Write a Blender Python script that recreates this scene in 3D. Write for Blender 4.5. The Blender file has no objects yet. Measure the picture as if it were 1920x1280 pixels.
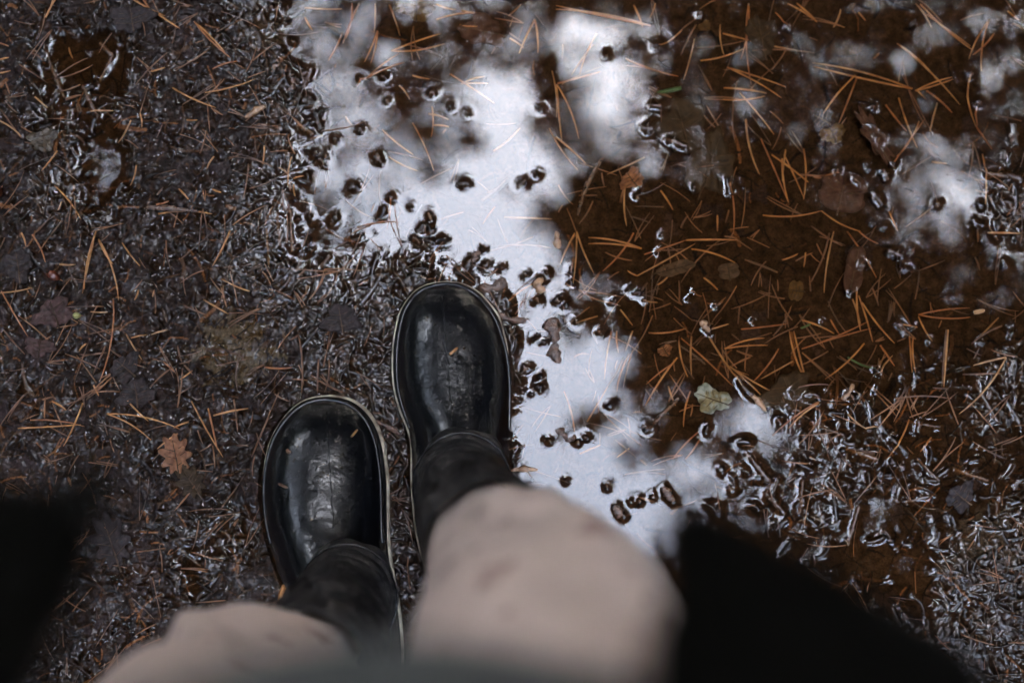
import bpy, bmesh, math, random
import numpy as np
from mathutils import Vector, Matrix
from mathutils.bvhtree import BVHTree

random.seed(7)
RNG = np.random.default_rng(11)
SC = bpy.context.scene
COL = SC.collection

# ------------------------------------------------------------------ camera
FPX = 1920 * 50 / 36.0
CAMH = 1.40
fwd = np.array([80 / FPX, 260 / FPX, -1.0]); fwd /= np.linalg.norm(fwd)
cz = -fwd
cx = np.cross([0, 1, 0], cz); cx /= np.linalg.norm(cx)
cy = np.cross(cz, cx)

def P(px, py, z=0.0):
    """world point at height z seen at photo pixel (px, py)"""
    d = cx * (px - 960) + cy * (640 - py) - cz * FPX
    t = (z - CAMH) / d[2]
    return np.array([d[0] * t, d[1] * t, z])

def project(x, y, z):
    vx, vy, vz = x, y, z - CAMH
    a = vx * cx[0] + vy * cx[1] + vz * cx[2]
    b = vx * cy[0] + vy * cy[1] + vz * cy[2]
    c = -(vx * cz[0] + vy * cz[1] + vz * cz[2])
    return 960 + FPX * a / c, 640 - FPX * b / c

cam = bpy.data.cameras.new('camera')
cam.lens = 50; cam.sensor_width = 36
cam.clip_start = 0.02; cam.clip_end = 500
cam.dof.use_dof = True
cam.dof.focus_distance = 1.365
cam.dof.aperture_fstop = 1.9
co = bpy.data.objects.new('camera', cam)
M = Matrix(((cx[0], cy[0], cz[0], 0), (cx[1], cy[1], cz[1], 0), (cx[2], cy[2], cz[2], CAMH), (0, 0, 0, 1)))
co.matrix_world = M
COL.objects.link(co); SC.camera = co

# ------------------------------------------------------------------ helpers
def tag(o, label=None, cat=None, group=None, kind=None):
    if label: o['label'] = label
    if cat: o['category'] = cat
    if group: o['group'] = group
    if kind: o['kind'] = kind
    return o

def mesh_obj(name, verts, faces, mat=None, parent=None, smooth=True):
    me = bpy.data.meshes.new(name)
    me.from_pydata([tuple(map(float, v)) for v in verts], [], faces)
    me.update()
    if smooth: me.shade_smooth()
    o = bpy.data.objects.new(name, me)
    if mat: me.materials.append(mat)
    COL.objects.link(o)
    if parent: o.parent = parent
    return o

def np_mesh(name, V, F, mat=None, smooth=True):
    """fast mesh from numpy arrays, F n x 4"""
    me = bpy.data.meshes.new(name)
    k = F.shape[1]
    me.vertices.add(len(V)); me.vertices.foreach_set('co', V.astype(np.float32).ravel())
    me.loops.add(F.size); me.loops.foreach_set('vertex_index', F.astype(np.int32).ravel())
    me.polygons.add(len(F)); me.polygons.foreach_set('loop_start', np.arange(0, F.size, k, dtype=np.int32))
    me.update(calc_edges=True)
    if smooth: me.shade_smooth()
    if mat: me.materials.append(mat)
    o = bpy.data.objects.new(name, me); COL.objects.link(o)
    return o

def empty(name, loc=(0, 0, 0)):
    o = bpy.data.objects.new(name, None); COL.objects.link(o)
    o.location = loc; o.empty_display_size = 0.05
    return o

def adopt(o, parent):
    """parent o (built in world coordinates) without moving it"""
    o.parent = parent
    o.matrix_parent_inverse = Matrix.Translation(parent.location).inverted()
    return o

def tube_geo(pts, radii, seg=10, cap=True, flat=1.0, up=None):
    """loft round a polyline; radii: scalar or (rx, ry) per point"""
    pts = [Vector(p) for p in pts]
    V, F = [], []
    n = len(pts)
    ref = Vector(up) if up is not None else None
    for i, p in enumerate(pts):
        t = (pts[min(i + 1, n - 1)] - pts[max(i - 1, 0)]).normalized()
        r0 = ref if ref is not None else (Vector((0, 0, 1)) if abs(t.z) < 0.9 else Vector((0, 1, 0)))
        a = t.cross(r0).normalized(); b = a.cross(t).normalized()
        r = radii[i]
        rx, ry = (r, r * flat) if not isinstance(r, (tuple, list)) else r
        for k in range(seg):
            th = 2 * math.pi * k / seg
            V.append(p + a * (rx * math.cos(th)) + b * (ry * math.sin(th)))
    for i in range(n - 1):
        for k in range(seg):
            k2 = (k + 1) % seg
            F.append((i * seg + k, i * seg + k2, (i + 1) * seg + k2, (i + 1) * seg + k))
    if cap:
        F.append(tuple(range(seg - 1, -1, -1)))
        F.append(tuple(range((n - 1) * seg, n * seg)))
    return V, F

def smoothpath(pts, n=8):
    """Catmull-Rom through rows of floats"""
    pts = np.array(pts, float); out = []
    m = len(pts)
    for i in range(m - 1):
        p0, p1, p2, p3 = pts[max(i - 1, 0)], pts[i], pts[i + 1], pts[min(i + 2, m - 1)]
        for k in range(n):
            t = k / n
            out.append(0.5 * (2 * p1 + (p2 - p0) * t + (2 * p0 - 5 * p1 + 4 * p2 - p3) * t * t + (3 * p1 - p0 - 3 * p2 + p3) * t ** 3))
    out.append(pts[-1])
    return np.array(out)

def remeshed(name, parts, voxel, mat, smooth_it=0, parent=None):
    V, F = [], []
    for v, f in parts:
        off = len(V); V += list(v); F += [tuple(i + off for i in q) for q in f]
    o = mesh_obj(name, V, F)
    m = o.modifiers.new('r', 'REMESH'); m.mode = 'VOXEL'; m.voxel_size = voxel
    if smooth_it:
        s = o.modifiers.new('s', 'SMOOTH'); s.factor = 0.6; s.iterations = smooth_it
    dg = bpy.context.evaluated_depsgraph_get()
    me = bpy.data.meshes.new_from_object(o.evaluated_get(dg))
    o.modifiers.clear(); o.data = me; me.name = name
    me.materials.clear(); me.materials.append(mat); me.shade_smooth()
    if parent: adopt(o, parent)
    return o

# hashed gradient noise -----------------------------------------------------
_perm = RNG.permutation(65536)
_ang = RNG.random(65536) * 2 * np.pi
_gx, _gy = np.cos(_ang).astype(np.float32), np.sin(_ang).astype(np.float32)
def perlin(x, y, seed=0):
    xi = np.floor(x).astype(np.int64); yi = np.floor(y).astype(np.int64)
    fx = (x - xi).astype(np.float32); fy = (y - yi).astype(np.float32)
    def g(ix, iy, dx, dy):
        h = _perm[(_perm[(ix + seed * 131) & 65535] + iy) & 65535]
        return _gx[h] * dx + _gy[h] * dy
    u = fx * fx * fx * (fx * (fx * 6 - 15) + 10); v = fy * fy * fy * (fy * (fy * 6 - 15) + 10)
    a = g(xi, yi, fx, fy); b = g(xi + 1, yi, fx - 1, fy)
    c = g(xi, yi + 1, fx, fy - 1); d = g(xi + 1, yi + 1, fx - 1, fy - 1)
    return 1.5 * (a + u * (b - a) + v * ((c + u * (d - c)) - (a + u * (b - a))))

# ------------------------------------------------------------------ materials
def mat(name):
    m = bpy.data.materials.new(name); m.use_nodes = True
    nt = m.node_tree; nt.nodes.clear()
    out = nt.nodes.new('ShaderNodeOutputMaterial')
    return m, nt, out

def N(nt, t, **kw):
    n = nt.nodes.new(t)
    for k, v in kw.items():
        if k in n.inputs.keys(): n.inputs[k].default_value = v
        else: setattr(n, k, v)
    return n

def L(nt, a, b): nt.links.new(a, b)

def noise_mat(name, c1, c2, scale=200, rough=(0.5, 0.7), spec=0.5, bump=0.0, bscale=800, coat=0.0, croughness=0.08, detail=4, bdist=0.001, wet_noise=None, distort=0.0, sheen=0.0):
    m, nt, out = mat(name)
    b = N(nt, 'ShaderNodeBsdfPrincipled')
    tc = N(nt, 'ShaderNodeTexCoord')
    n = N(nt, 'ShaderNodeTexNoise'); n.inputs['Scale'].default_value = scale; n.inputs['Detail'].default_value = detail; n.inputs['Distortion'].default_value = distort
    L(nt, tc.outputs['Object'], n.inputs['Vector'])
    r = N(nt, 'ShaderNodeValToRGB'); r.color_ramp.elements[0].color = (*c1, 1); r.color_ramp.elements[1].color = (*c2, 1)
    r.color_ramp.elements[0].position = 0.3; r.color_ramp.elements[1].position = 0.7
    L(nt, n.outputs['Fac'], r.inputs['Fac']); L(nt, r.outputs['Color'], b.inputs['Base Color'])
    mr = N(nt, 'ShaderNodeMapRange'); mr.inputs['From Min'].default_value = 0.35; mr.inputs['From Max'].default_value = 0.65
    mr.inputs['To Min'].default_value = rough[0]; mr.inputs['To Max'].default_value = rough[1]
    wn = N(nt, 'ShaderNodeTexNoise'); wn.inputs['Scale'].default_value = wet_noise or scale * 0.5; wn.inputs['Detail'].default_value = 3
    L(nt, tc.outputs['Object'], wn.inputs['Vector']); L(nt, wn.outputs['Fac'], mr.inputs['Value']); L(nt, mr.outputs[0], b.inputs['Roughness'])
    b.inputs['Specular IOR Level'].default_value = spec
    b.inputs['Coat Weight'].default_value = coat; b.inputs['Coat Roughness'].default_value = croughness
    b.inputs['Coat IOR'].default_value = 1.33
    b.inputs['Sheen Weight'].default_value = sheen
    if bump:
        bn = N(nt, 'ShaderNodeTexNoise'); bn.inputs['Scale'].default_value = bscale; bn.inputs['Detail'].default_value = 5
        L(nt, tc.outputs['Object'], bn.inputs['Vector'])
        bp = N(nt, 'ShaderNodeBump'); bp.inputs['Strength'].default_value = bump; bp.inputs['Distance'].default_value = bdist
        L(nt, bn.outputs['Fac'], bp.inputs['Height']); L(nt, bp.outputs[0], b.inputs['Normal'])
        if coat: L(nt, bp.outputs[0], b.inputs['Coat Normal'])
    L(nt, b.outputs[0], out.inputs[0])
    return m

# mud: colour from the vertex attribute, a wet film where it stands above the water
def mud_material():
    m, nt, out = mat('wet_mud')
    b = N(nt, 'ShaderNodeBsdfPrincipled')
    a = N(nt, 'ShaderNodeAttribute'); a.attribute_name = 'soil'
    w = N(nt, 'ShaderNodeAttribute'); w.attribute_name = 'wet'
    tc = N(nt, 'ShaderNodeTexCoord')
    n = N(nt, 'ShaderNodeTexNoise'); n.inputs['Scale'].default_value = 420; n.inputs['Detail'].default_value = 6; n.inputs['Roughness'].default_value = 0.7
    L(nt, tc.outputs['Object'], n.inputs['Vector'])
    mr = N(nt, 'ShaderNodeMapRange'); mr.inputs['From Min'].default_value = 0.3; mr.inputs['From Max'].default_value = 0.7
    mr.inputs['To Min'].default_value = 0.35; mr.inputs['To Max'].default_value = 1.7
    L(nt, n.outputs['Fac'], mr.inputs['Value'])
    mul = N(nt, 'ShaderNodeVectorMath', operation='SCALE')
    L(nt, a.outputs['Color'], mul.inputs[0]); L(nt, mr.outputs[0], mul.inputs['Scale'])
    L(nt, mul.outputs[0], b.inputs['Base Color'])
    b.inputs['Roughness'].default_value = 0.45
    b.inputs['IOR'].default_value = 1.4
    sp = N(nt, 'ShaderNodeMath', operation='MULTIPLY'); sp.inputs[1].default_value = 0.2
    L(nt, w.outputs['Fac'], sp.inputs[0]); L(nt, sp.outputs[0], b.inputs['Specular IOR Level'])
    b.inputs['Coat IOR'].default_value = 1.46
    b.inputs['Coat Roughness'].default_value = 0.07
    L(nt, w.outputs['Fac'], b.inputs['Coat Weight'])
    bn = N(nt, 'ShaderNodeTexNoise'); bn.inputs['Scale'].default_value = 900; bn.inputs['Detail'].default_value = 4
    L(nt, tc.outputs['Object'], bn.inputs['Vector'])
    bp = N(nt, 'ShaderNodeBump'); bp.inputs['Strength'].default_value = 0.6; bp.inputs['Distance'].default_value = 0.0006
    L(nt, bn.outputs['Fac'], bp.inputs['Height']); L(nt, bp.outputs[0], b.inputs['Normal'])
    bp2 = N(nt, 'ShaderNodeBump'); bp2.inputs['Strength'].default_value = 0.25; bp2.inputs['Distance'].default_value = 0.0003
    L(nt, bn.outputs['Fac'], bp2.inputs['Height']); L(nt, bp2.outputs[0], b.inputs['Coat Normal'])
    L(nt, b.outputs[0], out.inputs[0])
    return m

def water_material():
    m, nt, out = mat('brown_water')
    fr = N(nt, 'ShaderNodeFresnel'); fr.inputs['IOR'].default_value = 1.35
    tr = N(nt, 'ShaderNodeBsdfTransparent'); tr.inputs['Color'].default_value = (0.94, 0.83, 0.67, 1)
    gl = N(nt, 'ShaderNodeBsdfGlossy'); gl.inputs['Roughness'].default_value = 0.0; gl.inputs['Color'].default_value = (1, 1, 1, 1)
    mx = N(nt, 'ShaderNodeMixShader')
    L(nt, fr.outputs[0], mx.inputs[0]); L(nt, tr.outputs[0], mx.inputs[1]); L(nt, gl.outputs[0], mx.inputs[2])
    L(nt, mx.outputs[0], out.inputs[0])
    return m

MUD = mud_material(); WATER = water_material()
NEEDLE = noise_mat('pine_needle_orange', (0.27, 0.095, 0.02), (0.50, 0.225, 0.065), 90, (0.3, 0.5), 0.5, coat=0.5, croughness=0.1)
NEEDLE_PALE = noise_mat('pine_needle_tan', (0.24, 0.105, 0.034), (0.43, 0.22, 0.085), 90, (0.3, 0.5), 0.5, coat=0.5)
NEEDLE_RED = noise_mat('pine_needle_red', (0.20, 0.058, 0.016), (0.38, 0.14, 0.04), 90, (0.3, 0.5), 0.5, coat=0.5)
NEEDLE_DARK = noise_mat('pine_needle_dark', (0.07, 0.026, 0.01), (0.17, 0.07, 0.025), 90, (0.3, 0.5), 0.5, coat=0.5)
NEEDLE_GREEN = noise_mat('pine_needle_green', (0.04, 0.09, 0.035), (0.07, 0.14, 0.05), 90, (0.4, 0.5))
BARK = noise_mat('wet_bark', (0.025, 0.014, 0.01), (0.13, 0.06, 0.03), 260, (0.15, 0.4), 0.5, 0.8, 500, 0.9, 0.07, bdist=0.0015)
BARKTAN = noise_mat('tan_bark', (0.14, 0.07, 0.035), (0.42, 0.23, 0.11), 200, (0.2, 0.5), 0.5, 0.6, 500, 0.7, 0.1)
def leafmat(name, c1, c2, coat=0.0):
    return noise_mat(name, c1, c2, 140, (0.5, 0.75), 0.2, 0.6, 260, coat, 0.08, bdist=0.0015, distort=0.6)
LEAF = {
 'brown': leafmat('leaf_brown', (0.018, 0.010, 0.005), (0.045, 0.026, 0.012)),
 'orange': leafmat('leaf_orange', (0.10, 0.036, 0.016), (0.26, 0.12, 0.058), 0.2),
 'tan': leafmat('leaf_tan', (0.04, 0.024, 0.013), (0.10, 0.06, 0.036)),
 'ochre': leafmat('leaf_ochre', (0.045, 0.022, 0.006), (0.10, 0.053, 0.015)),
 'red': leafmat('leaf_red', (0.036, 0.014, 0.008), (0.07, 0.032, 0.02)),
 'pale': leafmat('leaf_pale', (0.08, 0.075, 0.04), (0.24, 0.22, 0.15), 0.3),
 'purple': leafmat('leaf_purple', (0.014, 0.0095, 0.009), (0.034, 0.022, 0.020), 0.1),
 'pink': leafmat('leaf_pink', (0.03, 0.015, 0.012), (0.075, 0.038, 0.033), 0.1),
 'wet': leafmat('leaf_wet', (0.025, 0.016, 0.009), (0.075, 0.052, 0.028), 1.0),
}
RUBBER = None

# ------------------------------------------------------------------ the ground
ROWS = [  # one letter per 80 x 80 px cell of the view, from deep water (D) to dry-standing mud (M)
 "mmmmmwsdDDDDDDDDDDDDDDDD",
 "mddmmwwdDDDDDDDDDDDDDDDD",
 "mddmmmwsDDDDDDDDDDDDDDDD",
 "mmdmmmweDDDDDDDDDDDDDDDe",
 "mtemmwtedDDDDDDDDDDDDDDt",
 "mmmmmwtesseDDDDDDDDDDDdt",
 "mmmmmwwttwssedDDDDDDDDDD",
 "mmmmmmwwwwwweeDDDDDDDDee",
 "mmmmmmmwwwwwedDDDDDDDest",
 "mmmmmmmmwwwwddDDeessssst",
 "mmmmmmmmwwwwedDDeesssess",
 "mmmmmmmmwwwweeddesstssss",
 "mmmmwsmmwwwwdddddessesst",
 "mmmmsmmmwwwwddddddeseeww",
 "mmmmmmmmwwwwdddddddststw",
 "mmmmmmmmwwwwddddddddswww"]
LV = dict(D=-13.0, d=-8.0, e=-4.2, s=-1.9, t=-0.5, w=1.6, m=3.6, M=5.0)
ctrl = np.array([[LV[c] for c in r] for r in ROWS]) * 1e-3
ctrl[2, 1] = -0.0022; ctrl[2, 2] = -0.0004   # the neck of mud between the two small pools

h = 0.0009
x0, x1, y0, y1 = -0.56, 0.65, -0.29, 0.57
nx, ny = int((x1 - x0) / h), int((y1 - y0) / h)
xs_f = x0 + h * np.arange(nx); ys_f = y0 + h * np.arange(ny)
X, Y = np.meshgrid(xs_f, ys_f)

def ctrl_at(X, Y):
    px, py = project(X, Y, 0.0)
    wx = 26 * perlin(X * 22, Y * 22, 1) + 16 * perlin(X * 60, Y * 60, 2)
    wy = 26 * perlin(X * 22, Y * 22, 3) + 16 * perlin(X * 60, Y * 60, 4)
    dx_ = np.clip(px - 1920, 0, None) + np.clip(-px, 0, None); dy_ = np.clip(py - 1280, 0, None) + np.clip(-py, 0, None)
    wy = wy + 1.3 * dx_ * perlin(X * 4, Y * 4, 81); wx = wx + 1.3 * dy_ * perlin(X * 4, Y * 4, 82)
    u = np.clip((px + wx) / 80 - 0.5, 0, 22.999); v = np.clip((py + wy) / 80 - 0.5, 0, 14.999)
    i = np.floor(u).astype(int); j = np.floor(v).astype(int); fu = u - i; fv = v - j
    fu = fu * fu * (3 - 2 * fu); fv = fv * fv * (3 - 2 * fv)
    a = ctrl[j, i]; b = ctrl[j, i + 1]; c = ctrl[j + 1, i]; d = ctrl[j + 1, i + 1]
    return (a + (b - a) * fu) * (1 - fv) + (c + (d - c) * fu) * fv

def relief(X, Y):
    base = ctrl_at(X, Y).astype(np.float32); G = base.copy()
    land = np.clip((base + 0.004) / 0.005, 0, 1)        # 0 in deep water, 1 on the mud
    G += (0.0011 + 0.0009 * land) * perlin(X * 38, Y * 38, 5)
    G += (0.0006 + 0.0016 * land) * perlin(X * 95, Y * 95, 6)
    G += (0.0003 + 0.0011 * land) * perlin(X * 210, Y * 210, 7)
    G += (0.0001 + 0.0005 * land) * np.abs(perlin(X * 430, Y * 430, 8))
    return base, G, land
def mix(a, b, t): return a + (b - a) * t[..., None]
def soil(X, Y, land):
    n1 = perlin(X * 30, Y * 30, 20); n2 = perlin(X * 120, Y * 120, 21)
    C = np.zeros(X.shape + (3,), np.float32) + np.array([0.0120, 0.0075, 0.0055], np.float32)
    C = mix(C, np.array([0.024, 0.0142, 0.0100], np.float32), np.clip(0.5 + n2, 0, 1) * land)
    C = mix(C, np.array([0.027, 0.0180, 0.0165], np.float32), np.clip(n1 * 1.6, 0, 1) * land * 0.8)
    deepc = np.array([0.028, 0.0155, 0.0088], np.float32) * (1 + 0.5 * n2 + 0.3 * n1)[..., None]
    return mix(deepc, C, land)
def wetness(X, Y, base):
    shore = np.clip((0.0030 - base) / 0.002, 0, 1)
    moist = np.clip(0.16 + 0.50 * perlin(X * 45, Y * 45, 61) + 0.5 * perlin(X * 150, Y * 150, 62), 0.08, 1)
    return np.maximum(shore, moist)
base, G, land = relief(X, Y)
C = soil(X, Y, land)

def window(cxw, cyw, rad):
    i0 = max(int((cxw - rad - x0) / h), 0); i1 = min(int((cxw + rad - x0) / h) + 2, nx)
    j0 = max(int((cyw - rad - y0) / h), 0); j1 = min(int((cyw + rad - y0) / h) + 2, ny)
    return (slice(j0, j1), slice(i0, i1)) if i1 > i0 + 1 and j1 > j0 + 1 else None

def stamp_seg(ax, ay, bx, by, r, top=None, lift=0.0, col=None, bend=0.0):
    """press a half-sunk rod shape into the relief: top = absolute crest height, else lift above the local ground"""
    mx, my = (ax + bx) / 2, (ay + by) / 2; ln = math.hypot(bx - ax, by - ay)
    w = window(mx, my, ln / 2 + r * 1.5 + abs(bend))
    if w is None: return
    xx, yy = X[w], Y[w]
    ux, uy = (bx - ax) / (ln + 1e-9), (by - ay) / (ln + 1e-9)
    t = np.clip((xx - ax) * ux + (yy - ay) * uy, 0, ln)
    q = t / (ln + 1e-9)
    ox = bend * 4 * q * (1 - q)
    d = np.hypot(xx - ax - ux * t + uy * ox, yy - ay - uy * t - ux * ox)
    if top is not None: d = d * (1 + 0.38 * perlin(xx * 260, yy * 260, 71))
    k = d < r
    prof = np.sqrt(np.clip(1 - (d / r) ** 2, 0, 1))
    g = G[w]
    if top is not None:
        hh = top - r * 1.3 * np.clip(d / r, 0, 1) ** 4 + 0.12 * r * (xx - mx) / r
        g[k] = np.maximum(g, hh)[k]
    else:
        hh = base[w] + lift * prof
        g[k] = np.maximum(g, hh)[k] if lift > 0 else g[k]
    G[w] = g
    if col is not None:
        c = C[w]; kk = d < r * 0.8
        c[kk] = np.array(col, np.float32); C[w] = c

for lx_, ly_, lr_, c_ in ((440, 655, 75, (0.075, 0.052, 0.028)), (1840, 1010, 62, (0.05, 0.038, 0.03)), (500, 60, 40, (0.05, 0.036, 0.028))):
    c0 = P(lx_, ly_); dd_ = np.hypot(X - c0[0], (Y - c0[1]) * 1.2) / (lr_ / 1905) + 0.5 * perlin(X * 70, Y * 70, 51) + 0.3 * perlin(X * 260, Y * 260, 52)
    C = mix(C, np.array(c_, np.float32), np.clip((1.1 - dd_) * 3, 0, 0.85))
cell_h = lambda x, y: base[min(max(int((y - y0) / h), 0), ny - 1), min(max(int((x - x0) / h), 0), nx - 1)]
# leaf scraps pressed into the mud (colour and a little relief)
cell_land = lambda x, y: land[min(max(int((y - y0) / h), 0), ny - 1), min(max(int((x - x0) / h), 0), nx - 1)]
for _ in range(900):
    ax, ay = random.uniform(x0, x1), random.uniform(y0, y1)
    if cell_land(ax, ay) < 0.3 and random.random() < 0.6: continue
    r = random.uniform(0.003, 0.012)
    w = window(ax, ay, r * 1.6)
    if w is None: continue
    th = np.arctan2(Y[w] - ay, X[w] - ax); ph = random.uniform(0, 6)
    rr = r * (1 + 0.3 * np.cos(3 * th + ph) + 0.18 * np.cos(7 * th + 2 * ph)) * (1 - 0.35 * np.cos(2 * th + ph))
    k = np.hypot(X[w] - ax, Y[w] - ay) < rr
    f = random.random()
    col = random.choice([(0.034, 0.023, 0.022), (0.024, 0.016, 0.015), (0.045, 0.026, 0.019), (0.028, 0.014, 0.008), (0.010, 0.007, 0.006)])
    c = C[w]; c[k] = c[k] * 0.4 + np.array(col, np.float32) * 0.6; C[w] = c
    tilt = random.uniform(-0.1, 0.1) * (X[w] - ax) + random.uniform(-0.1, 0.1) * (Y[w] - ay)
    g = G[w]; lv = base[w] + random.uniform(-0.0003, 0.0012) * min(1, cell_land(ax, ay) + 0.2) + tilt
    g[k] = g[k] * 0.5 + lv[k] * 0.5; G[w] = g

# fibres, rotted needles and twig bits
for _ in range(21000):
    ax, ay = random.uniform(x0, x1), random.uniform(y0, y1)
    lf = cell_land(ax, ay)
    if lf < 0.15 and random.random() < 0.85: continue
    ln = random.choice([random.uniform(0.003, 0.010), random.uniform(0.006, 0.020), random.uniform(0.012, 0.038)])
    a = random.uniform(0, math.pi)
    r = random.uniform(0.0005, 0.0012) if random.random() < 0.88 else random.uniform(0.0012, 0.0026)
    f = random.random()
    col = None
    if f < 0.05: col = (0.12, 0.05, 0.02)
    elif f < 0.16: col = (0.05, 0.025, 0.013)
    elif f < 0.6: col = (0.010, 0.007, 0.006)
    stamp_seg(ax, ay, ax + ln * math.cos(a), ay + ln * math.sin(a), r, None, random.uniform(0.0003, 0.0018 if cell_h(ax, ay) > 0.0028 else 0.0030) * (0.35 + 0.65 * lf), col, random.uniform(-0.15, 0.15) * ln)
# lumps and crumbs at the shallow edges
for _ in range(2900):
    ax, ay = random.uniform(x0, x1), random.uniform(y0, y1)
    bz = base[min(int((ay - y0) / h), ny - 1), min(int((ax - x0) / h), nx - 1)]
    if bz < -0.0062 or bz > 0.0022: continue
    if bz < -0.0035 and random.random() < 0.75: continue
    r = random.uniform(0.0010, 0.0031)
    a = random.uniform(0, math.pi); ln = random.uniform(0, 0.007) if random.random() < 0.6 else random.uniform(0.006, 0.02)
    stamp_seg(ax, ay, ax + ln * math.cos(a), ay + ln * math.sin(a), r, random.uniform(-0.0002, 0.0021), 0, random.choice([None, (0.03, 0.016, 0.009), (0.013, 0.009, 0.007), (0.05, 0.024, 0.012), None]), random.uniform(-0.2, 0.2) * ln)

# single crumbs that break the water: x, y, radius in photo pixels (+ optional second end)
BLOBS = """812 172 12;843 200 9;878 214 5;725 188 8;716 143 8;675 147 7;677 243 9;630 260 9;708 297 15;705 290 8 715 305;655 352 12 668 350;733 372 8;
858 344 9 876 344;803 400 9 808 412;770 388 5;1016 204 9;1137 104 8;1005 325 7;972 348 6 985 338;1215 195 12 1238 200;1205 240 13 1222 242;1245 258 12 1285 275;
1230 85 8;1312 25 11;1362 335 12 1368 362;1302 350 8;1195 370 7;1636 200 9;1625 232 9 1640 236;1648 262 8;1717 45 13;1822 137 8;1836 192 8;1570 320 8;
1600 332 9 1612 345;1638 362 11 1652 382;1658 320 9 1664 335;1632 318 8;1676 308 7;1640 420 9;1660 426 8;1668 470 13 1690 480;1712 470 8;1700 505 8;1618 495 10;
1596 548 8;1882 488 6 1888 500;1900 235 14 1905 270;1855 325 12 1885 330;1885 325 16 1912 335;1880 375 10 1910 400;983 690 13;1012 727 12;998 738 7;980 735 8;
1000 635 6;963 620 7;1005 560 8;1122 622 6;1143 760 8;1212 803 8;1030 825 8;1083 828 9;1100 820 6;965 770 5;968 748 6;1137 910 10;1062 900 5;1158 950 11 1168 965;
1198 940 9;1245 915 12 1262 935;1320 615 8 1330 622;1188 550 8 1200 548;1150 566 8;1072 512 5;1072 528 5;1300 546 5;1340 573 6;1327 798 8 1322 812;
880 490 8 890 482;905 468 6;1008 530 10 1014 520;1045 563 8;1060 572 8;1055 555 6;940 500 5;860 505 6;985 515 5;1025 510 5;1070 500 4;1480 50 9;1760 380 5;
1597 10 10;540 15 8;500 50 9;518 62 8;535 45 7;552 80 11;560 150 9;585 130 12 570 160;590 210 18 600 240;560 235 8 585 250;540 290 12;590 290 9;612 292 7;602 300 7;
520 400 8 525 460;545 395 6 548 470;500 430 6 505 500;560 410 9;580 405 6;565 430 6;600 420 7;630 410 12;620 420 7;585 470 5;618 480 10 600 500;
1225 930 6;1180 940 7;1410 600 5;1290 560 4;1210 560 4;1540 600 5;1690 610 8;1700 625 6;1715 615 7;1740 640 5;1650 700 5;1535 745 8;1550 730 6;1565 755 7;1585 730 9 1600 745;
1180 540 5;1240 440 4;1235 470 4;160 100 8;180 145 7;150 255 5;200 265 6;165 270 7;235 275 7;84 84 7 98 130;98 130 8 120 180;155 162 8 184 218;235 130 5 252 178;188 82 8 212 104;212 104 6 188 150;112 250 6 135 330;1590 840 11 1640 860;1650 800 9 1700 850;1560 900 10 1570 990;1610 950 9 1590 1020;1750 980 10 1760 1030;1480 860 10 1520 880;1400 850 12 1440 900;1350 880 12;1370 915 10;1440 930 9 1470 960;1700 790 8 1760 800;1830 720 9 1870 790;1880 740 10 1910 790;1500 790 9;1480 760 8;1460 790 9;1540 800 9 1580 815;1640 690 8;1720 860 8 1760 900;1790 880 9 1850 900;1700 940 9 1740 930;1505 900 9 1500 960"""
def seg_px(line):
    return [float(v) for v in line.split()]
for b in BLOBS.replace('\n', '').split(';'):
    v = seg_px(b)
    if len(v) == 3: v = v + [v[0] + random.uniform(-2, 2), v[1] + random.uniform(-2, 2)]
    a_, b_ = P(v[0], v[1]), P(v[3], v[4]); r = v[2] / 1905.0 * random.uniform(0.34, 0.54)
    c = random.choice([None, (0.07, 0.035, 0.018), (0.05, 0.025, 0.014), (0.11, 0.055, 0.025)])
    stamp_seg(a_[0], a_[1], b_[0], b_[1], r, 0.0006 + r * 0.13, 0, c)
    for _ in range(3):
        q = random.random(); ax = a_[0] + (b_[0] - a_[0]) * q + random.uniform(-r, r); ay = a_[1] + (b_[1] - a_[1]) * q + random.uniform(-r, r)
        stamp_seg(ax, ay, ax + random.uniform(-r, r), ay + random.uniform(-r, r), r * 0.35, 0.0009 + r * 0.17, 0, c)

# boot outlines: y, xl, xr (photo pixels, widest part of the upper)
RB = [(527, 835, 838), (530, 812, 862), (537, 791, 880), (550, 774, 899), (575, 756, 921), (600, 747, 936), (640, 740, 950), (680, 738, 958), (720, 740, 961),
      (760, 749, 961), (800, 763, 960), (840, 769, 957), (880, 771, 954), (940, 775, 953), (1000, 782, 951), (1060, 797, 948), (1110, 822, 935), (1133, 848, 910), (1141, 878, 882)]
LB = [(744, 610, 613), (747, 585, 638), (755, 563, 660), (772, 541, 681), (797, 521, 698), (830, 504, 710), (880, 492, 718), (930, 490, 721), (980, 495, 722), (1030, 508, 725),
      (1080, 525, 733), (1130, 545, 742), (1180, 560, 748), (1240, 570, 751), (1300, 588, 746), (1340, 615, 730), (1356, 645, 705), (1362, 672, 676)]
def in_outline(OL, grow, px, py):
    ys = np.array([o[0] for o in OL], float); xl = np.array([o[1] for o in OL], float); xr = np.array([o[2] for o in OL], float)
    l = np.interp(py, ys, xl); r = np.interp(py, ys, xr)
    return (py > ys[0] - grow) & (py < ys[-1] + grow) & (px > l - grow) & (px < r + grow)
PX, PY = project(X, Y, 0.0)
boots_mask = in_outline(RB, 4, PX, PY) | in_outline(LB, 4, PX, PY)
G[boots_mask] = np.minimum(G[boots_mask], -0.0035)

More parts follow.
